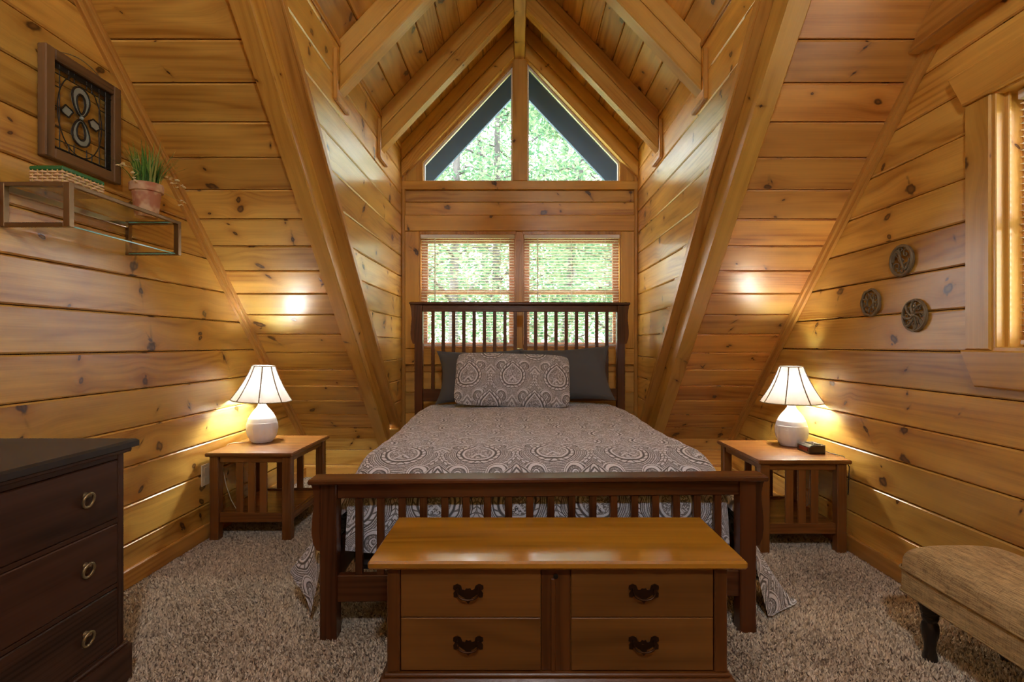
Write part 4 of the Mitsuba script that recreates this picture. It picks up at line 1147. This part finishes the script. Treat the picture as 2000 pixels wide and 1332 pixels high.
# leaded glass picture
ak = thing('leaded_glass_panel', 'leaded glass panel in an old brown wood frame above the wall shelf', 'wall art')
AY0, AY1, AZ0, AZ1, AX = 1.931, 2.300, 1.793, 2.207, XL + 0.002
fw, ft = 0.041, 0.034
for lo in (0, 1):
    zz0, zz1 = (AZ0, AZ0 + fw) if lo == 0 else (AZ1 - fw, AZ1)
    part(ak, 'frame_rail', box(AX, AX + ft, AY0 + fw, AY1 - fw, zz0, zz1, 0.004), 'old_wood', g=Y3)
    yy0, yy1 = (AY0, AY0 + fw) if lo == 0 else (AY1 - fw, AY1)
    part(ak, 'frame_stile', box(AX, AX + ft, yy0, yy1, AZ0, AZ1, 0.004), 'old_wood', g=Z3)
ga, gb, gc, gd = AY0 + fw, AY1 - fw, AZ0 + fw, AZ1 - fw
gxp = AX + 0.016
def gq(pts):
    return trimesh.creation.extrude_polygon(Polygon(pts), 0.002)
Mg = np.eye(4); Mg[:3, 0], Mg[:3, 1], Mg[:3, 2], Mg[:3, 3] = Y3, Z3, X3, (gxp, 0, 0)
def gpiece(nm, pts, m_, **k_):
    q = gq(pts); q.apply_transform(Mg); return part(ak, nm, q, m_, **k_)
part(ak, 'clear_glass', trimesh.Trimesh([(gxp, ga, gc), (gxp, gb, gc), (gxp, gb, gd), (gxp, ga, gd)], [[0, 1, 2], [0, 2, 3]], process=False), 'pane')
gpiece('dark_glass_strip', rect(gb - 0.030, gb, gc, gd), 'dark_glass', label='dark rippled glass strip')
gpiece('dark_glass_strip', rect(ga, gb - 0.03, gd - 0.022, gd), 'dark_glass', label='dark rippled glass strip')
gpiece('dark_glass_strip', rect(ga, gb - 0.03, gc, gc + 0.010), 'dark_glass', label='dark rippled glass strip')
yc, zc = (ga + gb) / 2 - 0.012, (gc + gd) / 2
def loop(cy_, cz_, ry, rz, up, n=28):
    a = np.linspace(0, 2 * np.pi, n, endpoint=False)
    return [(cy_ + ry * math.sin(t) * (0.55 + 0.45 * (0.5 - 0.5 * math.cos(t)) ** 0.8), cz_ + up * rz * (0.5 - 0.5 * math.cos(t))) for t in a]
for up in (1, -1):
    o_ = loop(yc, zc + up * 0.006, 0.050, 0.115 * (1 if up > 0 else 0.92), up)
    i_ = loop(yc, zc + up * 0.016, 0.025, 0.078 * (1 if up > 0 else 0.92), up)
    ringp = Polygon(o_).buffer(0).difference(Polygon(i_).buffer(0))
    q = trimesh.creation.extrude_polygon(ringp, 0.006); q.apply_transform(Mg); q.apply_translation((-0.002, 0, 0))
    part(ak, 'petal_glass', q, 'tinted_glass', label='grey bevelled glass petal')
    for lp in (o_, i_):
        part(ak, 'lead_line', tube([(gxp + 0.004, y, z) for y, z in lp], 0.0036, 6, closed=True), 'lead')
for s in (-1, 1):
    c_ = yc + s * 0.066
    dm = [(c_ - 0.028, zc + 0.006 * s), (c_ - 0.006, zc + 0.022), (c_ + 0.022, zc + 0.012), (c_ + 0.028, zc - 0.006 * s), (c_ + 0.008, zc - 0.022), (c_ - 0.020, zc - 0.014)]
    q = gq(dm); q.apply_transform(Mg); q.apply_translation((0.002, 0, 0))
    part(ak, 'side_petal_glass', q, 'tinted_glass', label='grey bevelled glass lozenge')
    part(ak, 'lead_line', tube([(gxp + 0.004, y, z) for y, z in dm], 0.0034, 6, closed=True), 'lead')
    part(ak, 'lead_line', tube([(gxp + 0.002, yc + s * 0.095 * math.cos(a) ** 1 if False else yc + s * (0.10 * math.cos(a) + 0.006), zc + 0.155 * math.sin(a)) for a in np.linspace(-1.45, 1.45, 24)], 0.002, 6), 'lead')
for z in (zc, zc - 0.075, zc + 0.075):
    part(ak, 'lead_line', cat(tube([(gxp + 0.002, ga, z), (gxp + 0.002, yc - 0.095, z)], 0.002, 6), tube([(gxp + 0.002, yc + 0.095, z), (gxp + 0.002, gb, z)], 0.002, 6)), 'lead')
for y in (yc - 0.055, yc + 0.055):
    part(ak, 'lead_line', cat(tube([(gxp + 0.002, y, gc), (gxp + 0.002, y, zc - 0.125)], 0.002, 6), tube([(gxp + 0.002, y, zc + 0.125), (gxp + 0.002, y, gd)], 0.002, 6)), 'lead')
for y in (ga + 0.035, yc - 0.03, yc + 0.03, gb - 0.062):
    part(ak, 'lead_line', cat(tube([(gxp + 0.0015, y, gc), (gxp + 0.0015, y, zc - 0.135 + 0.6 * abs(y - yc) if abs(y - yc) < 0.05 else zc)], 0.0018, 6), tube([(gxp + 0.0015, y, zc + 0.145 - 0.6 * abs(y - yc) if abs(y - yc) < 0.05 else zc), (gxp + 0.0015, y, gd)], 0.0018, 6)), 'lead')
for z in (zc - 0.125, zc + 0.125):
    part(ak, 'lead_line', tube([(gxp + 0.0015, ga, z), (gxp + 0.0015, gb, z)], 0.0018, 6), 'lead')
for a_, b_ in (((gb - 0.03, gc), (gb - 0.03, gd)), ((ga, gd - 0.022), (gb, gd - 0.022)), ((ga, gc + 0.01), (gb, gc + 0.01)), ((ga + 0.004, gc), (ga + 0.004, gd))):
    part(ak, 'lead_line', tube([(gxp + 0.003, *a_), (gxp + 0.003, *b_)], 0.0028, 6), 'lead')
bm = trimesh.creation.icosphere(2, 0.008); bm.apply_translation((gxp + 0.006, yc, zc)); part(ak, 'center_jewel', bm, 'tinted_glass', smooth=True)
part(ak, 'hanging_chain', tube([(AX + 0.012, 2.0 + 0.23 * q, AZ1 + 0.002 + 0.03 * math.sin(np.pi * q)) for q in np.linspace(0, 1, 20)], 0.002, 6), 'iron')

# three carved rosettes on the right wall
def scroll(cy_, cz_, r0, a0, turns, sgn, x, n=26, rad=0.0042):
    pts = []
    for q in np.linspace(0, 1, n):
        r = r0 * (1 - 0.85 * q); a = a0 + sgn * turns * 2 * np.pi * q
        pts.append((x + 0.004 * math.sin(np.pi * q), cy_ + r * math.cos(a), cz_ + r * math.sin(a)))
    return tube(pts, rad * np.linspace(1.0, 0.6, n), 7)
def rosette(lb, cy_, cz_, R, kind):
    k = thing('wall_rosette', lb, 'wall ornament')
    x = XR - 0.013
    n = 60
    if kind == 'petal':
        ringp = [(x, cy_ + R * (0.92 + 0.075 * abs(math.cos(3.5 * a))) * math.cos(a), cz_ + R * (0.92 + 0.075 * abs(math.cos(3.5 * a))) * math.sin(a)) for a in np.linspace(0, 2 * np.pi, n, endpoint=False)]
    else:
        ringp = [(x, cy_ + R * 0.93 * math.cos(a), cz_ + R * 0.93 * math.sin(a)) for a in np.linspace(0, 2 * np.pi, n, endpoint=False)]
    rim = tube(ringp, R * (0.06 if kind == 'leaf' else 0.10), 8, closed=True)
    outer = tube([(x + 0.006, cy_ + (p[1] - cy_) * 1.02, cz_ + (p[2] - cz_) * 1.02) for p in ringp], R * 0.07, 8, closed=True)
    part(k, 'rim', cat(rim, outer), 'iron', smooth=50, label='dark bronze rim')
    ms = []
    xx = x - 0.001
    if kind == 'vine':
        ms.append(tube([(xx, cy_ + R * (0.75 * q), cz_ + R * (0.6 * math.sin(q * 3.2))) for q in np.linspace(-1, 1, 30)], 0.0055, 8))
        for a0, rr, cc in ((0.5, 0.33, (0.35, 0.42)), (2.6, 0.3, (-0.38, 0.40)), (3.9, 0.34, (-0.36, -0.45)), (5.6, 0.32, (0.40, -0.36)), (1.2, 0.26, (0.0, 0.05)), (4.8, 0.24, (0.05, 0.66)), (0, 0.24, (0.02, -0.68))):
            ms.append(scroll(cy_ + R * cc[0], cz_ + R * cc[1], R * rr, a0, 1.1, 1 if cc[0] > 0 else -1, xx))
    elif kind == 'petal':
        for i in range(7):
            a = i * 2 * np.pi / 7
            ms.append(scroll(cy_ + R * 0.60 * math.cos(a), cz_ + R * 0.60 * math.sin(a), R * 0.30, a + 1.2, 1.0, 1, xx))
        ms.append(tube([(xx, cy_ + R * 0.33 * math.cos(a), cz_ + R * 0.33 * math.sin(a)) for a in np.linspace(0, 2 * np.pi, 30, endpoint=False)], 0.004, 7, closed=True))
    else:
        for i in range(8):
            a = i * np.pi / 4
            ms.append(tube([(xx, cy_ + R * q * math.cos(a + 0.9 * q), cz_ + R * q * math.sin(a + 0.9 * q)) for q in np.linspace(0.12, 0.9, 14)], 0.0046, 7))
            ms.append(scroll(cy_ + R * 0.62 * math.cos(a), cz_ + R * 0.62 * math.sin(a), R * 0.24, a, 1.0, -1, xx))
        s_ = trimesh.creation.icosphere(2, R * 0.16); s_.apply_translation((xx, cy_, cz_)); ms.append(s_)
    part(k, 'scrollwork', cat(ms), 'iron', smooth=50, label='open carved scrollwork')
rosette('round dark carved rosette with wide smooth rim, topmost of three on the right wall', 2.413, 1.482, 0.072, 'vine')
rosette('lobed dark carved rosette with open middle, nearest to the right lamp', 2.625, 1.306, 0.066, 'petal')
rosette('round dark carved rosette filled with leafy spokes, lowest of three on the right wall', 2.337, 1.227, 0.073, 'leaf')

# ------------------------------------------------------------------ carpet pile
def pile():
    r = np.random.default_rng(11)
    st = 0.0058
    gx, gy = np.meshgrid(np.arange(XL + 0.02, XR - 0.02, st), np.arange(1.28, YK - 0.02, st))
    x = (gx + r.uniform(-0.5, 0.5, gx.shape) * st).ravel(); y = (gy + r.uniform(-0.5, 0.5, gy.shape) * st).ravel()
    keep = ~((np.abs(x - cx) < 0.5) & (y > 1.6) & (y < 1.9)) & ~((np.abs(x - 0.06) < 0.6) & (y > 2.25)) & ~((x < -1.33) & (y < 1.68))
    x, y = x[keep], y[keep]
    n = len(x)
    a0 = r.uniform(0, 2 * np.pi, n)
    rad = 0.0045 * r.uniform(0.8, 1.2, n)
    # footprints and brush marks: patches lean together
    patch = np.sin(x * 5.1 + 2.2 * np.sin(y * 3.7)) * np.sin(y * 4.3 + 1.9 * np.sin(x * 4.4))
    h = 0.0095 * r.uniform(0.65, 1.25, n) * (1 + 0.12 * patch)
    lean = 0.0042 * r.normal(0, 1, (n, 2)) + 0.004 * patch[:, None] * np.array([[0.6, 0.8]])
    V = np.zeros((n, 4, 3))
    for k in range(3):
        a = a0 + k * 2 * np.pi / 3
        V[:, k] = np.stack([x + rad * np.cos(a), y + rad * np.sin(a), np.full(n, -0.001)], 1)
    V[:, 3] = np.stack([x + lean[:, 0], y + lean[:, 1], h], 1)
    f = np.array([[0, 1, 3], [1, 2, 3], [2, 0, 3]])
    Fc = (f[None] + 4 * np.arange(n)[:, None, None]).reshape(-1, 3)
    pal = np.array([C(212, 200, 180), C(188, 174, 154), C(146, 131, 113), C(238, 228, 210), C(94, 80, 68)])
    col = pal[r.choice(5, n, p=[0.3, 0.28, 0.18, 0.16, 0.08])] * r.uniform(0.9, 1.1, (n, 1)) * (1 + 0.10 * patch[:, None])
    col = np.clip(col, 0, 0.95)
    return trimesh.Trimesh(V.reshape(-1, 3), Fc, process=False), np.repeat(col, 4, axis=0)
m, col = pile()
part('floor', 'carpet_pile', m, 'carpet_tuft', kind='stuff', color=col)

# ------------------------------------------------------------------ outdoors
gk = thing('ground', 'wooded ground below the dormer windows', 'ground', kind='structure')
gxx, gyy = np.meshgrid(np.linspace(-60, 60, 60), np.linspace(-12, 110, 70))
put('ground', grid_mesh(np.stack([gxx, gyy, -3.0 + 0.035 * (gyy - 5.5) + 0.5 * np.sin(gxx * 0.2) * np.cos(gyy * 0.17)], -1)[::-1] if False else np.stack([gxx, gyy, -3.0 + 0.035 * (gyy - 5.5) + 0.5 * np.sin(gxx * 0.2) * np.cos(gyy * 0.17)], -1)), 'ground_leaf', smooth=True)

ov = thing('roof_overhang', 'slate grey boards of the dormer roof overhang outside the gable window', 'roof')
for s in (-1, 1):
    Wd = 1.25
    pr = [(XC, DA + 0.02), (XC + s * Wd, DA + 0.02 - DS * Wd), (XC + s * Wd, DA - 0.02 - DS * Wd), (XC, DA - 0.02)]
    part(ov, 'soffit', slab(pr, (0, 5.12, 0), X3, Z3, -Y3, 0, 0.52, 0.002), 'slate_paint')
    pr = [(XC, DA + 0.06), (XC + s * Wd, DA + 0.06 - DS * Wd), (XC + s * Wd, DA - 0.285 - DS * Wd), (XC, DA - 0.285)]
    part(ov, 'barge_board', slab(pr, (0, 5.15, 0), X3, Z3, -Y3, 0, 0.04, 0.003), 'slate_paint')

def tree(x, y, h, rtrunk, sd, crown0, spread_, nleaf, leafs, tone=1.0):
    own = {1: 'leafy tree whose grey trunk stands in the left part of the left headboard window', 2: 'leafy tree whose trunk stands in the right part of the left headboard window', 3: 'slim leafy tree whose trunk stands in the left part of the right headboard window'}.get(sd)
    r = np.random.default_rng(sd)
    k = thing('tree', own or 'leafy green tree outside the windows, those close to the right wall added to dim its window', 'tree', group='trees outside the windows')
    z0 = -3.0 + 0.035 * (y - 5.5) - 0.2
    bend = r.normal(0, 0.25, 2)
    tr_ = [vec(x + bend[0] * q * q * 2, y + bend[1] * q, z0 + (h) * q) for q in np.linspace(0, 1, 10)]
    part(k, 'trunk', tube(tr_, rtrunk * (1 - 0.75 * np.linspace(0, 1, 10)), 9), 'bark', smooth=True)
    cents = []
    nb = 16
    for i in range(nb):
        q = crown0 + (1 - crown0) * (i + r.uniform(0, 1)) / nb
        b0 = vec(x + bend[0] * q * q * 2, y + bend[1] * q, z0 + h * q)
        a = r.uniform(0, 2 * np.pi)
        L = spread_ * r.uniform(0.5, 1.0) * (1.1 - 0.6 * (q - crown0) / (1 - crown0 + 1e-6))
        pts = [b0 + vec(math.cos(a), math.sin(a), 0.25) * L * t_ + vec(0, 0, 0.15 * L) * math.sin(2.5 * t_) + r.normal(0, 0.03, 3) for t_ in np.linspace(0, 1, 7)]
        part(k, 'branch', tube(pts, rtrunk * 0.28 * (1 - 0.85 * np.linspace(0, 1, 7)), 6), 'bark', smooth=True)
        for t_ in (2, 3, 4, 5, 6):
            cents.append((pts[t_], L * 0.27))
    ci = r.integers(len(cents), size=nleaf)
    c = np.array([cents[i][0] for i in ci]) + r.normal(0, 1, (nleaf, 3)) * np.array([cents[i][1] for i in ci])[:, None] * np.array([1, 1, 0.55])
    d1 = r.normal(0, 1, (nleaf, 3)); d1[:, 2] *= 0.6; d1 /= np.linalg.norm(d1, axis=1, keepdims=True)
    d2 = np.cross(d1, r.normal(0, 1, (nleaf, 3))); d2 /= np.linalg.norm(d2, axis=1, keepdims=True)
    sz = leafs * r.uniform(0.6, 1.3, (nleaf, 1))
    V = np.stack([c - d1 * sz, c + d2 * sz * 0.5, c + d1 * sz, c - d2 * sz * 0.5], 1)
    f = np.array([[0, 1, 2], [0, 2, 3]])
    Fc = (f[None] + 4 * np.arange(nleaf)[:, None, None]).reshape(-1, 3)
    pal = np.array([C(116, 140, 104), C(98, 127, 95), C(131, 147, 114), C(80, 114, 86)]) * tone
    col = pal[r.integers(4, size=nleaf)] * r.uniform(0.85, 1.15, (nleaf, 1))
    part(k, 'foliage', trimesh.Trimesh(V.reshape(-1, 3), Fc, process=False), 'leaf', kind='stuff', color=np.clip(np.repeat(col, 4, axis=0), 0, 0.95))
for a in ((-1.22, 9.6, 11, 0.13, 1, 0.32, 2.4, 9000, 0.05), (-0.50, 11.5, 12, 0.13, 2, 0.3, 2.6, 9000, 0.052), (0.72, 10.2, 11, 0.10, 3, 0.34, 2.2, 8000, 0.05), (1.9, 9.2, 10, 0.10, 4, 0.3, 2.2, 8000, 0.05),
          (-2.6, 12.5, 12, 0.15, 5, 0.28, 2.8, 9000, 0.055), (2.4, 14.0, 13, 0.16, 6, 0.26, 3.0, 9000, 0.06), (0.2, 16.0, 14, 0.16, 7, 0.2, 3.2, 9000, 0.07), (-3.6, 17.5, 14, 0.18, 8, 0.2, 3.4, 9000, 0.07),
          (4.4, 18.0, 14, 0.18, 9, 0.2, 3.4, 9000, 0.07), (-1.2, 21.0, 15, 0.2, 10, 0.15, 3.8, 9000, 0.08), (2.0, 22.0, 15, 0.2, 12, 0.15, 3.8, 9000, 0.08), (-5.5, 22.0, 15, 0.2, 13, 0.15, 3.8, 8000, 0.08),
          (6.5, 23.0, 15, 0.2, 14, 0.15, 3.8, 8000, 0.08), (5.2, 2.9, 9, 0.14, 15, 0.2, 2.2, 9000, 0.07), (6.8, 1.2, 10, 0.15, 16, 0.2, 2.5, 9000, 0.08), (6.4, 5.0, 10, 0.15, 17, 0.15, 2.5, 9000, 0.08), (9.5, 3.4, 11, 0.16, 18, 0.15, 3.0, 9000, 0.10)):  # the trees close to the right wall are added to dim its window
    tree(*a)
